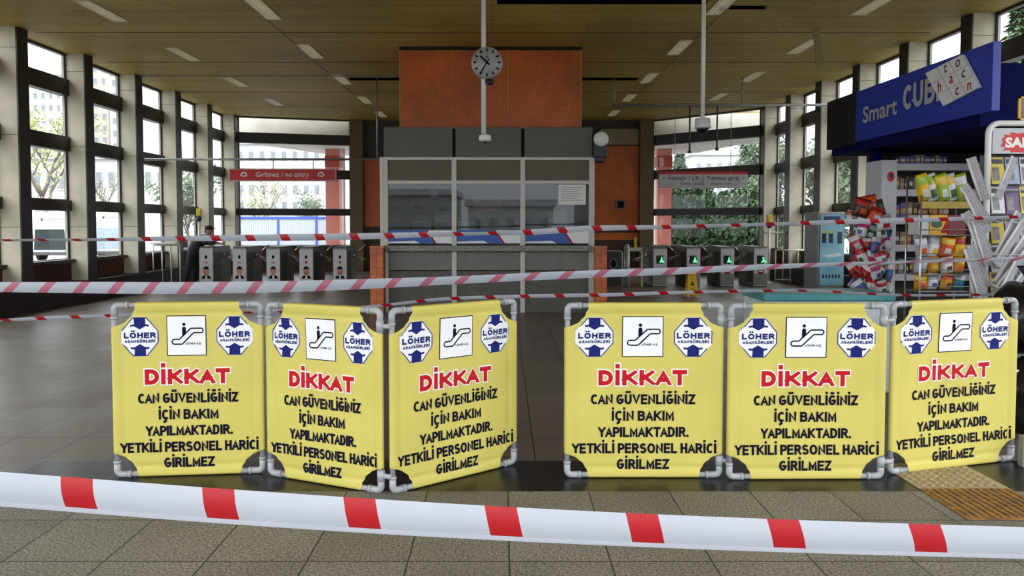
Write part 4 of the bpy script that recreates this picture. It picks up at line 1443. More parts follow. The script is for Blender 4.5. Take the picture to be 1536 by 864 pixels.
# goods rack inside the kiosk
RYF = 11.15
c0, c1 = at(1322, 300, RYF), at(1345, 300, RYF)
rk = thing('goods_rack', 'white shelving rack with a plain end panel beside the navy kiosk post', 'shelf unit', (c0.x, RYF, 0))
rtop = at(1335, 240, RYF).z
rw_ = 2.0
MB().box(0, c1.x - c0.x, 0, .5, 0, rtop).build('end_panel', M('white laminate', (206, 208, 214), .4, var=.04), rk, bevel=.005)
MB().box(c1.x - c0.x, rw_, .44, .48, 0, rtop).build('back_panel', M('dark kiosk wall', (44, 42, 44), .6), rk)
mb = MB(); put_poly(mb, circ(.13, at(1333, 265, RYF).z, .055, r2=.075), lift=.002); put_poly(mb, circ(.135, at(1333, 265, RYF).z + .01, .025, r2=.035), mi=1, lift=.004); mb.build('red_badge', [red_pl, black_pl], rk)
shz = [at(1360, py, RYF).z for py in (245, 284, 326, 367, 411)]
for z in shz:
    MB().box(c1.x - c0.x, rw_, .02, .44, z - .10, z - .0).build('shelf', M('white shelf', (196, 198, 206), .4, var=.04), rk, bevel=.004)
gc = {'dark brown': (58, 34, 28), 'maroon': (96, 30, 32), 'orange': (176, 84, 44), 'grey': (120, 120, 128), 'violet': (92, 76, 150), 'black': (26, 24, 26), 'tan': (150, 110, 80)}
gn = list(gc)
cop = {}
for si, z in enumerate(shz):
    x = c1.x - c0.x + .012
    i = 0
    while x < .95:
        cn = random.choice(gn if si else ['violet', 'grey', 'black', 'violet'])
        w = random.choice((.055, .065, .085)); h_ = random.uniform(.16, .24)
        if si == 0: h_ = random.uniform(.10, .15)
        mb = MB().box(0, w - .004, 0, .14, 0, h_)
        put_poly(mb, rect(.006, w - .010, h_*.3, h_*.62), mi=1, lift=.001)
        o = mb.build('boxed_goods', [M(cn + ' carton', gc[cn], .45, var=.15), M(random.choice(('pale', 'red', 'gold')) + ' carton band', random.choice(((200, 190, 180), (160, 40, 40), (190, 150, 70))), .5)], None, .002, loc=(c0.x + x, RYF + .06 + random.uniform(0, .03), z))
        tag(o, f'{cn} carton, {ORD[si]} shelf down of the white rack, {ORD[i]} from its end panel', 'carton', 'cartons on the white rack')
        x += w + .004
        i += 1

# packets: crumpled pillow bags
def pillow_mb(w, h, d, mi=0, seed=0, band=None):
    nx, nz = 9, 11
    mb = MB()
    for sgn in (-1, 1):
        vs, fs, ms = [], [], []
        for j in range(nz + 1):
            for i in range(nx + 1):
                u, v_ = 2*i/nx - 1, 2*j/nz - 1
                b_ = (max(0, 1 - u**4)*max(0, 1 - abs(v_)**3.0))**.7
                n_ = noise.noise(Vector((u*2 + seed, v_*2.4, seed*1.7)))*.25
                x = u*w/2*(1 - .06*(1 - v_*v_))
                vs.append((x, sgn*d/2*b_*(1 + n_), v_*h/2))
        for j in range(nz):
            for i in range(nx):
                k_ = j*(nx + 1) + i
                fs.append((k_, k_ + 1, k_ + nx + 2, k_ + nx + 1))
                ms.append(1 if band and band[0] <= j/nz < band[1] else 2 if (band and band[2] <= j/nz < band[3] and 2 < i < nx - 2) else 0)
        n = len(mb.v)
        mb.add(vs, fs, 0, True)
        mb.m[-len(ms):] = ms
    return mb
pc_ = {'red': (190, 34, 34), 'white': (222, 222, 224), 'pink': (200, 60, 130), 'brown': (88, 44, 36), 'orange': (220, 92, 34), 'blue': (50, 92, 160), 'green': (52, 96, 60), 'yellow': (232, 190, 40), 'lime': (160, 190, 50), 'silver': (176, 178, 186), 'gold': (206, 140, 30), 'teal': (50, 120, 130)}
def pm(n): return M(n + ' packet foil', pc_[n], .3, var=.2, scale=14)
def packet(name, label, cat, grp, loc, w, h, d, cols, rz, ry=0.0, rx=0.0, seed=0):
    o = pillow_mb(w, h, d, seed=seed, band=(.55, .85, .15, .45)).build(name, [pm(c) for c in cols])
    o.location = loc
    o.rotation_euler = (rx, ry, rz)
    return tag(o, label, cat, grp)
# toy and sweets display next to the ticket machine
DY = 10.6
dx = at(1308, 400, DY).x
ds = thing('sweets_display', 'slim wire display tower hung with packets beside the ticket machine', 'display stand', (dx, DY, 0))
ztop = at(1308, 318, DY).z
MB().tube([(0, .12, 0), (0, .12, ztop)], .03, 10).build('pole', grey_dk, ds)
MB().lathe([(.26, 0), (.26, .03), (.05, .05)], 20, 0, Matrix.Translation((0, .12, 0))).build('foot', grey_dk, ds)
levels = [at(1308, py, DY).z for py in (345, 366, 386, 407, 428)]
n = 0
names_ = [['white', 'brown', 'green'], ['red', 'white', 'brown'], ['white', 'red', 'silver'], ['white', 'pink', 'blue'], ['pink', 'white', 'red'], ['blue', 'white', 'red'], ['green', 'silver', 'white'], ['red', 'white', 'silver'], ['silver', 'blue', 'white'], ['white', 'red', 'green']]
mbh = MB()
for li, z in enumerate(levels):
    for q in range(6):
        a_ = PI + PI*(q + .5)/6 + (.2 if li % 2 else 0)
        rad = .17 + .07*((li + q) % 2) + .025*(li > 2)
        x, y = dx + rad*math.cos(a_), DY + .12 + rad*math.sin(a_)
        c = names_[(q*3 + li*7 + q*li) % 10]
        packet('hanging_packet', f'{c[0]} packet on the sweets tower, {ORD[li]} tier down, {ORD[q]} from the ticket machine', 'packet', 'packets on the sweets tower', (x, y, z + random.uniform(-.02, .02)), random.uniform(.13, .19), random.uniform(.19, .26), .10, c, a_ + PI/2 + random.uniform(-.5, .5), random.uniform(-.7, .7), random.uniform(-.3, .3), seed=n)
        n += 1
        mbh.tube([(rad*.2*math.cos(a_), .12 + rad*.2*math.sin(a_), z - .0), (rad*.95*math.cos(a_), .12 + rad*.95*math.sin(a_), z + .03)], .004, 6)
mbh.build('hook', chrome, ds)
for px, py, c, w, h_, t in ((1287, 312, ['brown', 'red', 'orange'], .22, .26, .25), (1303, 306, ['red', 'orange', 'white'], .24, .24, -.2), (1308, 322, ['orange', 'red', 'white'], .2, .2, .4), (1322, 314, ['brown', 'green', 'brown'], .2, .26, -.3), (1283, 326, ['white', 'orange', 'red'], .16, .2, .1), (1320, 334, ['white', 'silver', 'red'], .2, .22, -.1)):
    p = at(px, py, DY - .12)
    packet('large_packet', f'large {c[0]} packet with {c[1]} patch piled on top of the sweets tower', 'packet', 'large packets topping the sweets tower', (p.x, p.y + .1*((px*7) % 3 - 1), p.z), w, h_, .12, c, .1*t, t, 0, seed=px)

# crisps stand
CY = 9.4
cx0, cx1 = at(1380, 400, CY).x, at(1456, 400, CY).x
cs = thing('crisps_stand', 'wire snack stand full of yellow and green bags in front of the white rack', 'display stand', ((cx0 + cx1)/2, CY, 0))
hw = (cx1 - cx0)/2
mb = MB()
ctop = at(1400, 262, CY).z
for sx_ in (-1, 1):
    for y in (.0, .34): mb.tube([(sx_*hw, y, 0), (sx_*hw, y, ctop if y else ctop - .25)], .012, 8)
mb.build('wire_frame', chrome, cs)
tz = [at(1400, py, CY).z for py in (304, 352, 388, 412, 437)]
for z in tz:
    mb = MB().box(-hw, hw, .02, .34, z - .012, z)
    mb.tube([(-hw, .0, z + .06), (hw, 0, z + .06)], .006, 6)
    mb.build('shelf', M('grey wire shelf', (120, 120, 120), .5), cs)
yl = M('yellow price band', (220, 190, 50), .5)
mb = MB().box(-hw, hw, -.014, -.006, tz[0] - .07, tz[0] + .012)
mb.build('price_band', M('olive yellow band', (176, 150, 44), .5), cs)
bagc = [[['yellow', 'lime', 'white'], ['white', 'lime', 'green'], ['lime', 'yellow', 'white'], ['white', 'yellow', 'green'], ['lime', 'white', 'red']],
        [['yellow', 'red', 'white']],
        [['silver', 'white', 'orange'], ['white', 'silver', 'yellow'], ['orange', 'yellow', 'white'], ['yellow', 'red', 'gold']],
        [['silver', 'white', 'silver'], ['gold', 'orange', 'yellow'], ['white', 'silver', 'brown'], ['gold', 'yellow', 'orange']],
        [['gold', 'yellow', 'orange'], ['white', 'silver', 'blue'], ['gold', 'orange', 'brown'], ['teal', 'silver', 'blue']]]
for li, (z, row) in enumerate(zip(tz, bagc)):
    if li == 1: continue
    for q, c in enumerate(row):
        x = (cx0 + cx1)/2 - hw + .08 + (2*hw - .14)*q/(len(row) - 1)
        h_ = (.36, 0, .27, .21, .21)[li]
        packet('snack_bag', f'{c[0]} snack bag, {ORD[li]} tier down of the wire stand, {ORD[q]} from the sweets tower', 'snack bag', 'snack bags on the wire stand', (x, CY + .13 + .03*(q % 2), z + h_/2 + .005), .17, h_, .09, c, random.uniform(-.3, .3), -.28 if li == 0 else random.uniform(-.2, .2), .12, seed=li*10 + q)
# second bag row for depth on the top tier, printed carton on the next
z = tz[1]
for q, (x0, x1, h_, cc, lab) in enumerate(((cx0 + .0, cx0 + .13, .24, 'white', 'plain white carton'), (cx0 + .135, cx0 + .36, .24, 'yellow', 'yellow carton with green oval and red corner'), (cx0 + .365, cx1 - .03, .24, 'red', 'dark red carton'))):
    mb = MB().box(x0, x1 - .004, CY + .05, CY + .3, z, z + h_)
    T = Matrix.Translation((0, CY + .05, 0))
    if q == 1:
        put_poly(mb, circ(x0 + .085, z + .13, .07, r2=.05), mi=1, lift=.002, T=T)
        put_poly(mb, [(x1 - .09, z + .02), (x1 - .01, z + .02), (x1 - .01, z + .2)], mi=2, lift=.002, T=T)
    o = mb.build('snack_carton', [M(cc + ' carton print', {'white': (206, 206, 208), 'yellow': (226, 176, 40), 'red': (120, 30, 32)}[cc], .5), M('dark green print', (40, 84, 40), .5), red_ink], None, .004)
    tag(o, lab + ', second tier of the wire stand', 'carton', 'cartons on the wire snack stand')

# ---------------------------------------------------------------- newspaper stand
NY = 7.25
n0 = at(1480, 300, NY)
ntop = at(1500, 185, NY).z
NW = 1.02
ns = thing('newspaper_stand', 'tall white tube newspaper stand with a header sign', 'newspaper stand', (n0.x, NY, 0))
rc = .10
pts = [(0, 0, 0), (0, 0, ntop - rc)] + [(rc - rc*math.cos(t), 0, ntop - rc + rc*math.sin(t)) for t in [i*PI/12 for i in range(1, 7)]] + [(NW - rc + rc*math.sin(t), 0, ntop - rc + rc*math.cos(t)) for t in [i*PI/12 for i in range(0, 7)]] + [(NW, 0, 0)]
MB().tube(pts, .027, 14).build('tube_frame', white_pl, ns)
zs0 = at(1500, 231, NY).z
hd = MB().box(.035, NW - .035, -.012, .012, zs0, ntop - .045).build('header_panel', M('pale grey panel', (186, 190, 196), .4, var=.05), ns, bevel=.008)
mb = MB()
hx, hz = .36, at(1515, 214, NY).z
spl = []
for i in range(28):
    a_ = 2*PI*i/28
    rr2 = 1 + (.10 if i % 2 else -.06) + .05*math.sin(i*2.3)
    spl.append((hx + .235*math.copysign(abs(math.cos(a_))**.6, math.cos(a_))*rr2, hz + .092*math.copysign(abs(math.sin(a_))**.7, math.sin(a_))*rr2))
put_poly(mb, spl, mi=0, lift=.014)
put_text(mb, 'SABAH', mi=1, lift=.017, w=.42, cap=.095, bold=.05, cx=hx, base=hz - .048)
mb.build('header_lettering', [red_pl, white_pt], hd)
mb = MB()
for z in [ntop - .55 - .30*i for i in range(6)]:
    mb.tube([(-.02, .12, z), (NW, .12, z)], .007, 6)
    mb.tube([(.02, -.16, z - .08), (NW - .02, -.16, z - .08)], .006, 6)
    for x in (.02, .34, .68, NW - .02): mb.tube([(x, .12, z), (x, -.16, z - .08)], .006, 6)
mb.build('wire_pocket', M('white wire', (196, 198, 200), .4), ns)
MB().box(.03, NW - .03, .15, .17, .3, zs0).build('back_panel', M('grey wire backing', (90, 92, 100), .5, var=.2), ns)
MB().box(-.03, NW + .03, -.25, .3, 0, .06).build('foot', M('grey foot', (120, 122, 126), .5), ns, bevel=.01)
news = MT('printed newspaper', (190, 190, 190), (124, 126, 134), .05, .012, .0035, .7, .05, axes='XZ', bump=0, offset=.37, nscale=9, patch=.12)
newsw = M('newspaper margin', (200, 200, 199), .7, var=.06, scale=10)
NN = [0]
def newspaper(p0, p1, w, label, grp, y, tilt=0.0):
    """folded paper lying from lower point p0 to upper point p1 (pixels on the stand's plane)"""
    a_, b_ = at(p0[0], p0[1], y), at(p1[0], p1[1], y)
    d = b_ - a_
    L = d.length
    mb = MB()
    for t in range(3):
        mb.prism([(-w/2 + t*.004, 0 + t*.006), (w/2 - t*.003, t*.004), (w/2 - t*.003, L - t*.008), (-w/2 + t*.004, L - t*.012)], -.008 + t*.006, -.003 + t*.006, 1 if t != 0 else 0)
    mb.tube([(-w/2, 0, 0), (-w/2, 0, L)], .011, 8, 1)
    o = mb.build('folded_newspaper', [news, newsw])
    ex = Vector((d.z, 0, -d.x)).normalized()
    o.matrix_world = frame(a_, Vector((ex.x, tilt, ex.z)), d)
    NN[0] += 1
    return tag(o, label, 'newspaper', grp)
LP = [((1478, 300), (1457, 236)), ((1484, 335), (1446, 278)), ((1482, 348), (1452, 286)), ((1479, 392), (1456, 324)), ((1485, 398), (1465, 330)), ((1482, 430), (1458, 366)), ((1476, 446), (1453, 372)), ((1478, 455), (1459, 392)), ((1470, 460), (1462, 412)), ((1482, 372), (1448, 318))]
LP.sort(key=lambda t: t[1][1])
for i, (p_, q_) in enumerate(LP):
    newspaper(p_, q_, .075, f'folded newspaper leaning from the white pole towards the snacks, {ORD[i]} from the top', 'newspapers leaning towards the snacks', NY - .05 - .02*(i % 3), -.35)
RP = [((1497, 298), (1522, 236)), ((1496, 385), (1528, 318)), ((1494, 398), (1538, 330)), ((1494, 425), (1540, 355)), ((1498, 432), (1545, 372)), ((1496, 452), (1528, 390)), ((1505, 456), (1545, 400))]
RP.sort(key=lambda t: t[1][1])
for i, (p_, q_) in enumerate(RP):
    newspaper(p_, q_, .075, f'folded newspaper leaning from the white pole away from the snacks, {ORD[i]} from the top', 'newspapers leaning away from the pole', NY - .10 - .02*(i % 3), .35)
mag = {'yellow': (214, 190, 60), 'grey striped': (150, 152, 160), 'pale blue': (150, 164, 196), 'dark red': (140, 40, 52), 'white': (206, 206, 210), 'black lettered': (120, 118, 122), 'purple': (98, 70, 120), 'cream': (196, 186, 160)}
mi_ = 0
mn = list(mag)
for i in range(5):
    for j in range(3):
        c = mn[(i*3 + j*2 + i) % 8]
        px, py = 1496 + 22*j, (256, 300, 345, 388, 428)[i]
        p = at(px, py, NY + .06)
        w, h_ = .125, .26
        mb = MB().box(-w/2, w/2, -.004, .004, -h_/2, h_/2)
        put_poly(mb, rect(-w*.42, w*.42, h_*.25, h_*.42), mi=1, lift=.006)
        put_poly(mb, rect(-w*.40, w*.1, -h_*.38, h_*.12), mi=2, lift=.006)
        o = mb.build('magazine', [M(c + ' cover', mag[c], .4, var=.2, scale=20), M('dark title print', (60, 54, 70), .5), M('grey picture print', (128, 122, 124), .5, var=.4, scale=18)], None, loc=(p.x, NY + .06, p.z), rot=(-.18, 0, 0))
        tag(o, f'{c} magazine in the stand, {ORD[i]} row down, {ORD[j]} from the white pole', 'magazine', 'magazines in the newspaper stand')
# yellow framed price sign standing on the stand
p0, p1 = at(1528, 145, NY), at(1560, 184, NY)
o = thing('price_sign', 'yellow framed card sign standing on top of the newspaper stand', 'sign', (p0.x + .1, NY - .0, ntop + .028))
h_ = p0.z - ntop - .028
MB().box(-.10, -.082, -.008, .008, .0, h_).box(.082, .10, -.008, .008, .0, h_).box(-.1, .1, -.008, .008, h_ - .018, h_).box(-.1, .1, -.008, .008, .0, .018).build('sign_frame', yellow_pl, o)
MB().box(-.083, .083, -.004, .004, .018, h_ - .017).build('card', M('brownish card', (120, 92, 96), .5, var=.3, scale=12), o)
# dark sacks and a tape roll at the foot of the newspaper stand
sack = M('black plastic sack', (20, 20, 24), .25, var=.3, scale=8)
for i, (px, py, Y, rr2, lab) in enumerate(((1528, 640, 6.2, .24, 'lower black plastic sack behind the angled barrier'), (1520, 545, 6.5, .26, 'upper black plastic sack behind the angled barrier, carrying the white ring'))):
    p = at(px, py, Y)
    mb = MB()
    bm = bmesh.new()
    bmesh.ops.create_icosphere(bm, subdivisions=4, radius=1)
    vs = []
    for v in bm.verts:
        q = v.co.copy()
        cr = noise.noise(Vector((math.atan2(q.y, q.x)*3.2, q.z*.7, i*3)))
        s_ = 1 + .14*noise.noise(q*1.8 + Vector((i*5, 0, 0))) + .10*cr*(1 + q.z)*.6 + .07*abs(noise.noise(q*5))
        vs.append((q.x*.30*s_, q.y*.28*s_, (q.z*.33*s_ + .33) if q.z > -.8 else .33 - .8*.33))
    bm.verts.index_update()
    mb.add(vs, [[v.index for v in f.verts] for f in bm.faces], 0, True)
    bm.free()
    zmin = min(v[2] for v in vs)
    o = mb.build('plastic_sack', sack, None, loc=(p.x + .12, Y, (0 if i == 0 else .58) - zmin))
    MB().lathe([(.10, .60), (.05, .66), (.035, .70), (.06, .74), (.10, .80)], 12).build('tied_neck', sack, o)
    tag(o, lab, 'sack', 'black plastic sacks')
p = at(1525, 566, 6.1)
o = MB()
o.lathe([(.032, -.022), (.060, -.022), (.060, .022), (.032, .022), (.032, -.022)], 24, 0, RT(rx=PI/2, rz=.3))
o = o.build('tape_roll', white_pl, None, loc=(p.x, 6.12, p.z))
tag(o, 'white plastic ring lying against the black sacks beside the angled barrier', 'ring')
p0 = fl(1532, 700)
o = MB().box(-.03, .03, -.03, .03, 0, .22).build('grey_post', M('weathered grey plastic', (128, 128, 130), .6), None, .008, loc=(p0.x + .02, p0.y, 0))
tag(o, 'short grey post standing on the dark floor beside the angled barrier', 'post')
# teal chest freezer behind the straight row of barriers
p0, p1 = at(1150, 440, 7.3), at(1345, 440, 7.3)
w = (p1.x - p0.x)/2
fz = thing('chest_freezer', 'teal topped chest freezer behind the straight row of barriers', 'freezer', ((p0.x + p1.x)/2, 7.35, 0))
zt_ = at(1250, 441, 7.35).z
MB().box(-w, w, 0, .65, .06, zt_ - .07).build('cabinet', M('pale freezer body', (180, 190, 192), .4), fz, bevel=.02)
MB().box(-w - .015, w + .015, -.015, .665, zt_ - .07, zt_).build('lid', M('teal lid', (60, 130, 136), .3, var=.2, scale=3), fz, bevel=.015)
MB().box(-w + .03, w - .03, .05, .6, 0, .06).build('plinth', black_pl, fz)

# ---------------------------------------------------------------- outside, seen through the windows
def facade(name, label, px0, px1, pyt, Y, nx, nz, m, arch=False, dep=14, grp=None, wcol=None):
    a_, b_ = at(px0, pyt, Y), at(px1, pyt, Y)
    w, H = b_.x - a_.x, a_.z
    r = thing(name, label, 'building', (a_.x, Y, -.06), 0, grp)
    MB().box(0, w, 0, dep, 0, H).build('walls', m, r)
    MB().box(-.3, w + .3, -.3, dep + .3, H, H + .6).build('roof', M('grey roof', (170, 172, 176), .8), r)
    dk = wcol or M('far window', (122, 128, 134), .3)  # pane tone lightened to carry distance haze
    for i in range(nx):
        for j in range(nz):
            ww, hh = w/nx, (H - 1)/nz
            x, z = (i + .5)*ww, .6 + (j + .5)*hh
            f = MB().box(x - ww*.26, x + ww*.26, -.12, 0, z - hh*.28, z + hh*.28).build('window', M('far window frame', (180, 180, 178), .5), r)
            MB().box(x - ww*.21, x + ww*.21, -.14, -.11, z - hh*.23, z + hh*.23).build('pane', dk, f)
    if arch:
        mb = MB()
        for i in range(3):
            cx = w*(.50 + .18*i)
            q = [(cx - w*.09, H + .6), (cx - w*.09, H + 3)] + [(cx - w*.09*math.cos(t), H + 3 + w*.08*math.sin(t)) for t in [k*PI/8 for k in range(1, 8)]] + [(cx + w*.09, H + 3), (cx + w*.09, H + .6)]
            mb.prism(q, 1, 6)
        mb.build('roof_arch', m, r)
    return r
pale = M('hazy far render', (178, 178, 174), .8, var=.05, scale=.2)  # distance haze is put into these pale wall colours
pale2 = M('hazy far cream render', (174, 168, 154), .8, var=.05, scale=.2)
facade('apartment_block', 'pale apartment block with rounded roof tops far behind the bare tree', 12, 116, 112, 210, 9, 12, pale, True)
facade('apartment_tower', 'slim pale apartment tower far away beyond the second window', 136, 161, 92, 200, 2, 14, pale2)
facade('apartment_tower', 'plain pale tower with a side of few windows beyond the second window', 164, 190, 112, 190, 2, 12, pale)
facade('low_building', 'long low pale building behind the parked vans', 10, 268, 238, 90, 14, 2, pale)
facade('apartment_block', 'white apartment block with regular windows seen beyond the red sign', 352, 500, 216, 118, 9, 5, pale)
facade('white_building', 'pale building beyond the hedge behind the white hanging sign', 1040, 1150, 232, 100, 7, 4, pale)
# made-up low street fronts behind the camera, added for reflections in the booth glass
for nm, lab, x0, x1, y, H, nx, nz, cc in (('reflection_building', 'added grey building behind the viewpoint, unseen, only mirrored in the booth glass', 8, 30, -44, 5.4, 7, 2, (120, 118, 112)), ('reflection_kiosk', 'added pale kiosk behind the viewpoint, unseen, only mirrored in the booth glass', -3.2, 4.5, -40, 3.3, 5, 1, (170, 172, 170)), ('reflection_building', 'added long pale building behind the viewpoint, unseen, only mirrored in the booth glass', -34, -5, -48, 4.6, 12, 2, (150, 150, 146))):
    r = facade(nm, lab, 755, 755 + (x1 - x0)*F/100, 335 - (H - 1.7)*F/100, 100, nx, nz, M(nm + ' render' + str(x0), cc, .8))
    r.location = (x1, y, -.06)
    r.rotation_euler = (0, 0, PI)

def vehicle(name, label, px, Y, w, H, L, m, dark, kind):
    p = at(px, 400, Y)
    r = thing(name, label, 'van' if kind == 'van' else 'car', (p.x, Y, -.06), 0)
    h = w/2
    if kind == 'van':
        prof = [(-h, .35), (h, .35), (h, H*.5), (h*.93, H*.92), (h*.82, H), (-h*.82, H), (-h*.93, H*.92), (-h, H*.5)]
        MB().prism(prof, 0, L).build('body', m, r, bevel=.06)
        mb = MB(); put_poly(mb, [(-h*.80, H*.24), (h*.80, H*.24), (h*.72, H*.65), (-h*.72, H*.65)], lift=.012); mb.build('rear_window', dark, r)
        mb = MB(); put_text(mb, 'SERVİS', w=.55, cap=.09, bold=.02, cx=.15, base=H*.86, lift=.012) if False else put_poly(mb, rect(-.1, .6, H*.845, H*.86), lift=.012); put_poly(mb, circ(-.35, H*.85, .06), mi=1, lift=.012); mb.build('markings', [M('grey print', (150, 150, 152), .7), M('dark badge', (96, 60, 76), .5)], r)
        MB().box(-h, h, -.12, 0, .30, .46).build('bumper', grey_dk, r, bevel=.03)
    else:
        prof = [(-h, .3), (h, .3), (h, H*.55), (h*.78, H), (-h*.78, H), (-h, H*.55)]
        MB().prism(prof, .8, L - 1.0).box(-h, h, 0, L, .3, H*.56).build('body', m, r, bevel=.08)
        mb = MB(); put_poly(mb, [(-h*.86, H*.6), (h*.86, H*.6), (h*.72, H*.93), (-h*.72, H*.93)], lift=-.78); mb.build('rear_window', dark, r)
        MB().box(-h, h, -.08, 0, .3, .55).build('bumper', m, r, bevel=.03)
    for sx_ in (-1, 1):
        MB().box(sx_*h*.98, sx_*h*.82, -.02, .02, H*.40, H*.55).build('tail_light', red_pl, r)
        for y in (.7, L - .8):
            MB().lathe([(.1, -.11), (.32, -.11), (.34, 0), (.32, .11), (.1, .11)], 20, 0, RT((sx_*(h - .12), y, .34), ry=PI/2)).build('wheel', black_pl, r)
    return r
wp = M('white vehicle paint', (186, 190, 194), .3, var=.03)
dg_ = M('tinted vehicle glass', (44, 54, 54), .35, var=.2, spec=.2)
vehicle('parked_van', 'white van with a dark rear window parked outside the window wall', 76, 35, 1.85, 2.28, 5, wp, dg_, 'van')
vehicle('parked_van', 'taller white van parked outside, second from the entrance side', 168, 36, 1.75, 2.4, 5, wp, M('pale vehicle glass', (150, 164, 174), .15), 'van')
vehicle('parked_car', 'silver car parked beyond the second white van', 236, 42, 1.7, 1.75, 4.3, M('silver paint', (170, 174, 176), .3, .3), dg_, 'car')

leafm = {'pale': M('pale spring leaves', (168, 176, 120), .8, var=.2, scale=3), 'dark': M('dark evergreen leaves', (66, 92, 60), .8, var=.35, scale=2), 'mid': M('grey green leaves', (104, 120, 96), .8, var=.3, scale=2)}
bark = M('grey bark', (112, 104, 94), .85, var=.2)
def tree(name, label, px, Y, H, spread, kind, nleaf, seed, base_fork=.35, size=.16, grp=None):
    rnd = random.Random(seed)
    p = at(px, 400, Y)
    r = thing(name, label, 'tree', (p.x, Y, -.06), 0, grp)
    mb = MB()
    tips = []
    def grow(q, d, L, rad, lev):
        pts = [q]
        for i in range(3):
            d = (d + Vector((rnd.uniform(-1, 1), rnd.uniform(-1, 1), rnd.uniform(-.2, .5)))*.18).normalized()
            pts.append(pts[-1] + d*L/3)
            if lev >= 1: tips.append(pts[-1])
        mb.tube(pts, [rad*(1 - .15*i) for i in range(4)], 6 if lev < 2 else 4)
        if lev < 4:
            for i in range(3 if lev else 4):
                a_ = rnd.uniform(0, 2*PI)
                nd = (d*1.1 + Vector((math.cos(a_), math.sin(a_), rnd.uniform(.1, .6)))*spread).normalized()
                grow(pts[-1 if i else -2], nd, L*rnd.uniform(.6, .8), rad*.58, lev + 1)
    grow(Vector((0, 0, 0)), Vector((0, 0, 1)), H*base_fork, H*.018, 0)
    mb.build('trunk', bark, r)
    lb = MB()
    for i in range(nleaf):
        q = rnd.choice(tips) + Vector((rnd.gauss(0, 1), rnd.gauss(0, 1), rnd.gauss(0, 1)))*size*1.6
        n_ = Vector((rnd.gauss(0, 1), rnd.gauss(0, 1), rnd.gauss(0, 1))).normalized()
        u = n_.orthogonal().normalized()*size*rnd.uniform(.5, 1)
        w = n_.cross(u).normalized()*size*rnd.uniform(.3, .6)
        lb.add([q - u, q + w*.8, q + u, q - w*.8], [(0, 1, 2, 3)])
    fo = lb.build('foliage', leafm[kind], r)
    return r
def conifer(label, px, Y, H, w, seed):
    rnd = random.Random(seed)
    p = at(px, 400, Y)
    r = thing('conifer', label, 'tree', (p.x, Y, -.06), 0)
    MB().tube([(0, 0, 0), (0, 0, H)], [H*.018, .02], 8).build('trunk', bark, r)
    lb = MB()
    for i in range(2600):
        t = rnd.random()**.8
        z = H*(.08 + .92*t)
        rr2 = w*(1 - t)**.8*math.sqrt(rnd.random())*(1 + .25*math.sin(z*5))
        a_ = rnd.uniform(0, 2*PI)
        q = Vector((rr2*math.cos(a_), rr2*math.sin(a_), z - rr2*.25))
        u = Vector((math.cos(a_), math.sin(a_), -.4 + rnd.uniform(-.3, .3))).normalized()*.28
        s_ = Vector((-math.sin(a_), math.cos(a_), rnd.uniform(-.5, .5)))*.09
        lb.add([q - u*.3, q + s_, q + u, q - s_], [(0, 1, 2, 3)])
    lb.build('foliage', leafm['dark'], r)
tree('bare_tree', 'forked tree with sparse pale spring leaves outside the first window', 72, 46, 11.5, .75, 'pale', 2600, 3, .30, .16)
tree('bare_tree', 'nearly bare branching tree outside the second window', 172, 46, 6.2, .9, 'pale', 150, 8, .3, .07)
tree('leafy_tree', 'small leafy tree outside the corner columns next to the bending man', 285, 34, 5.0, .8, 'mid', 1500, 11, .3, .14)
tree('bare_tree', 'bare twiggy tree outside behind the red sign', 395, 42, 5.2, 1.0, 'pale', 500, 5, .3, .10)
tree('leafy_tree', 'thin green tree near the pink pillar beyond the white hoarding', 470, 44, 4.4, .8, 'mid', 600, 9, .3, .12)
tree('leafy_tree', 'grey green tree outside the side windows next to the corner', 1178, 40, 8.0, .9, 'mid', 4200, 21, .28, .17)
tree('leafy_tree', 'dense grey green tree outside behind the ticket machine', 1232, 31, 7.2, .9, 'mid', 5200, 22, .28, .17)
tree('leafy_tree', 'dense tree outside behind the kiosk post', 1290, 23.5, 5.4, .9, 'mid', 5200, 23, .28, .17)
tree('leafy_tree', 'tall tree whose top shows above the blue sign', 1412, 33, 10.6, .7, 'mid', 2600, 24, .3, .16)
conifer('dark conifer rising above the kiosk sign in the topmost side window', 1517, 25, 9.8, .9, 31)
conifer('slim conifer far beyond the white hanging sign, nearer the booth', 1018, 50, 7.2, 1.0, 32)
conifer('conifer beyond the white hanging sign, nearer the corner column', 1120, 46, 7.8, 1.5, 33)
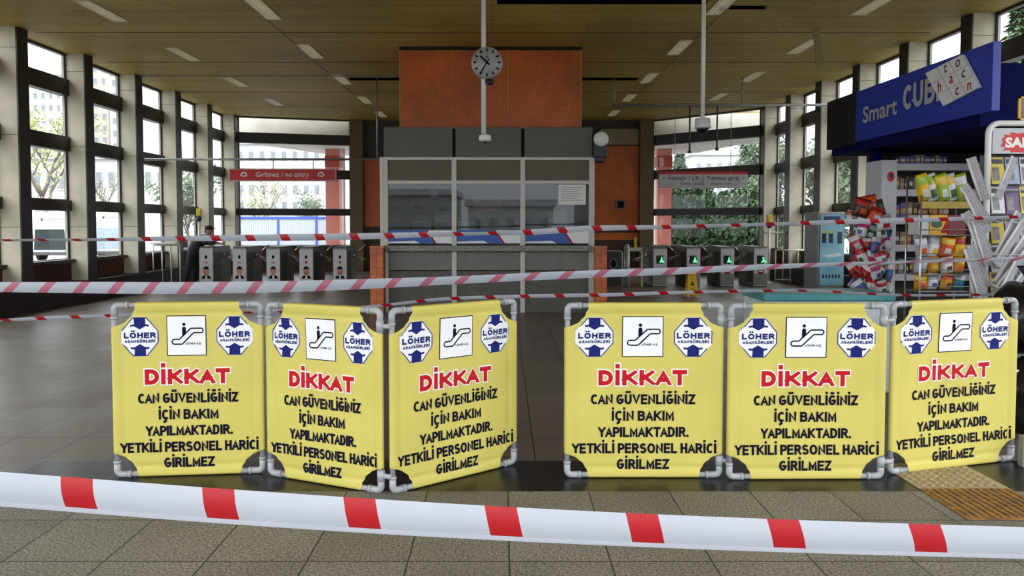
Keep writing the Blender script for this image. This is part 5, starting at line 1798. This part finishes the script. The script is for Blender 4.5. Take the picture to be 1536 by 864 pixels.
for i, (px, Y, h_, w) in enumerate(((1018, 34.6, 3.4, .75), (1051, 34.6, 3.7, .78), (1085, 34.6, 3.2, .75), (1119, 34.6, 3.6, .78), (1152, 34.6, 3.3, .75))):
    rnd = random.Random(50 + i)
    p = at(px, 400, Y)
    r = thing('hedge_bush', f'dark green bush outside the corner window, {ORD[i]} from the pink pillar', 'bush', (p.x, Y, -.06), 0, 'bushes outside the corner window')
    mb = MB()
    for k_ in range(7):
        a_ = rnd.uniform(0, 6.28)
        mb.tube([(0, 0, 0), (.3*math.cos(a_), .3*math.sin(a_), h_*.5), (.6*w*math.cos(a_), .6*w*math.sin(a_), h_*.9)], [.03, .02, .01], 5)
    mb.build('stems', bark, r)
    lb = MB()
    for k_ in range(3600):
        d = Vector((rnd.gauss(0, 1), rnd.gauss(0, 1), rnd.gauss(0, 1))).normalized()*(rnd.random()**.33)
        q = Vector((d.x*w, d.y*w*.8, h_*.5 + d.z*h_*.5))
        n_ = Vector((rnd.gauss(0, 1), rnd.gauss(0, 1), rnd.gauss(0, 1))).normalized()
        u = n_.orthogonal().normalized()*.14
        s_ = n_.cross(u).normalized()*.07
        lb.add([q - u, q + s_, q + u, q - s_], [(0, 1, 2, 3)])
    lb.build('foliage', leafm['dark'], r)

# white hoarding with a blue rail
h0, h1 = at(346, 327, 37), at(489, 327, 37)
r = thing('hoarding', 'white sheet hoarding with a blue top rail outside the corner window', 'hoarding', (h0.x, 37, -.06))
mb = MB()
w = h1.x - h0.x
nn = int(w/.10)
for i in range(nn): mb.box(i*w/nn, (i + .8)*w/nn, 0 - .012, .02, .1, h0.z)
mb.box(0, w, .0, .02, .1, h0.z)
mb.build('sheet', M('white sheet', (184, 190, 198), .5, var=.03), r)
MB().box(0, w, -.04, .04, h0.z, h0.z + .13).build('top_rail', M('blue rail', (64, 92, 190), .5), r)
for x in (.05, w*.5, at(475, 350, 37).x - h0.x): MB().box(x - .05, x + .05, -.05, .06, 0, h0.z + .1).build('post', M('blue rail', (64, 92, 190), .5), r)
# canopies outside the canted corners, carried by pink pillars
pinkm = M('salmon pink tiles', (214, 128, 112), .6, var=.08, scale=2)
can_m = M('pale grey canopy concrete', (216, 214, 208), .8, var=.12, scale=1.2)
for s, px, Y, pts in ((-1, 502, 31.5, [(-9.6, 27.3), (-9.9, 28.4), (-7.7, 33.8), (-5.0, 36), (-1.5, 36), (-1.5, 28.2), (-5.3, 28.2)]), (1, 994, 31.5, [(9.4, 25.6), (9.8, 27.0), (8.3, 33.0), (5.6, 35.5), (1.5, 35.5), (1.5, 28.2), (5.2, 28.2)])):
    p = at(px, 400, Y)
    lab = 'beyond the red sign' if s < 0 else 'beyond the white hanging sign'
    r = thing('canopy', 'pale concrete canopy roof outside the corner window ' + lab, 'canopy', (0, 0, 4.72))
    MB().slab(pts, 0, .95).build('roof_slab', can_m, r)
    mb = MB()
    for i in range(len(pts) - 3):
        a_, b_ = Vector(pts[i] + (0,)), Vector(pts[i + 1] + (0,))
        nrm = int((b_ - a_).length/.35)
        for j in range(nrm):
            q = a_ + (b_ - a_)*(j + .5)/nrm
            mb.box(q.x - .02, q.x + .02, q.y - .02, q.y + .02, .0, .96)
    mb.build('edge_rib', M('grey canopy rib', (150, 150, 148), .7), r)
    r = thing('pillar', 'salmon pink square pillar under the canopy ' + lab, 'pillar', (p.x, Y, -.06))
    MB().box(-.28, .28, -.28, .28, 0, 4.78).build('shaft', pinkm, r)
    MB().box(-.30, .30, -.30, .30, 4.05, 4.5).build('red_band', M('red brown band', (168, 64, 48), .6), r)
    MB().tube([(-s*.45 if s > 0 else .45, -.2, 0), (-.45*s, -.2, 4.78)], .06, 10).build('drain_pipe', white_pl, r)
# lamp posts and the far road edge
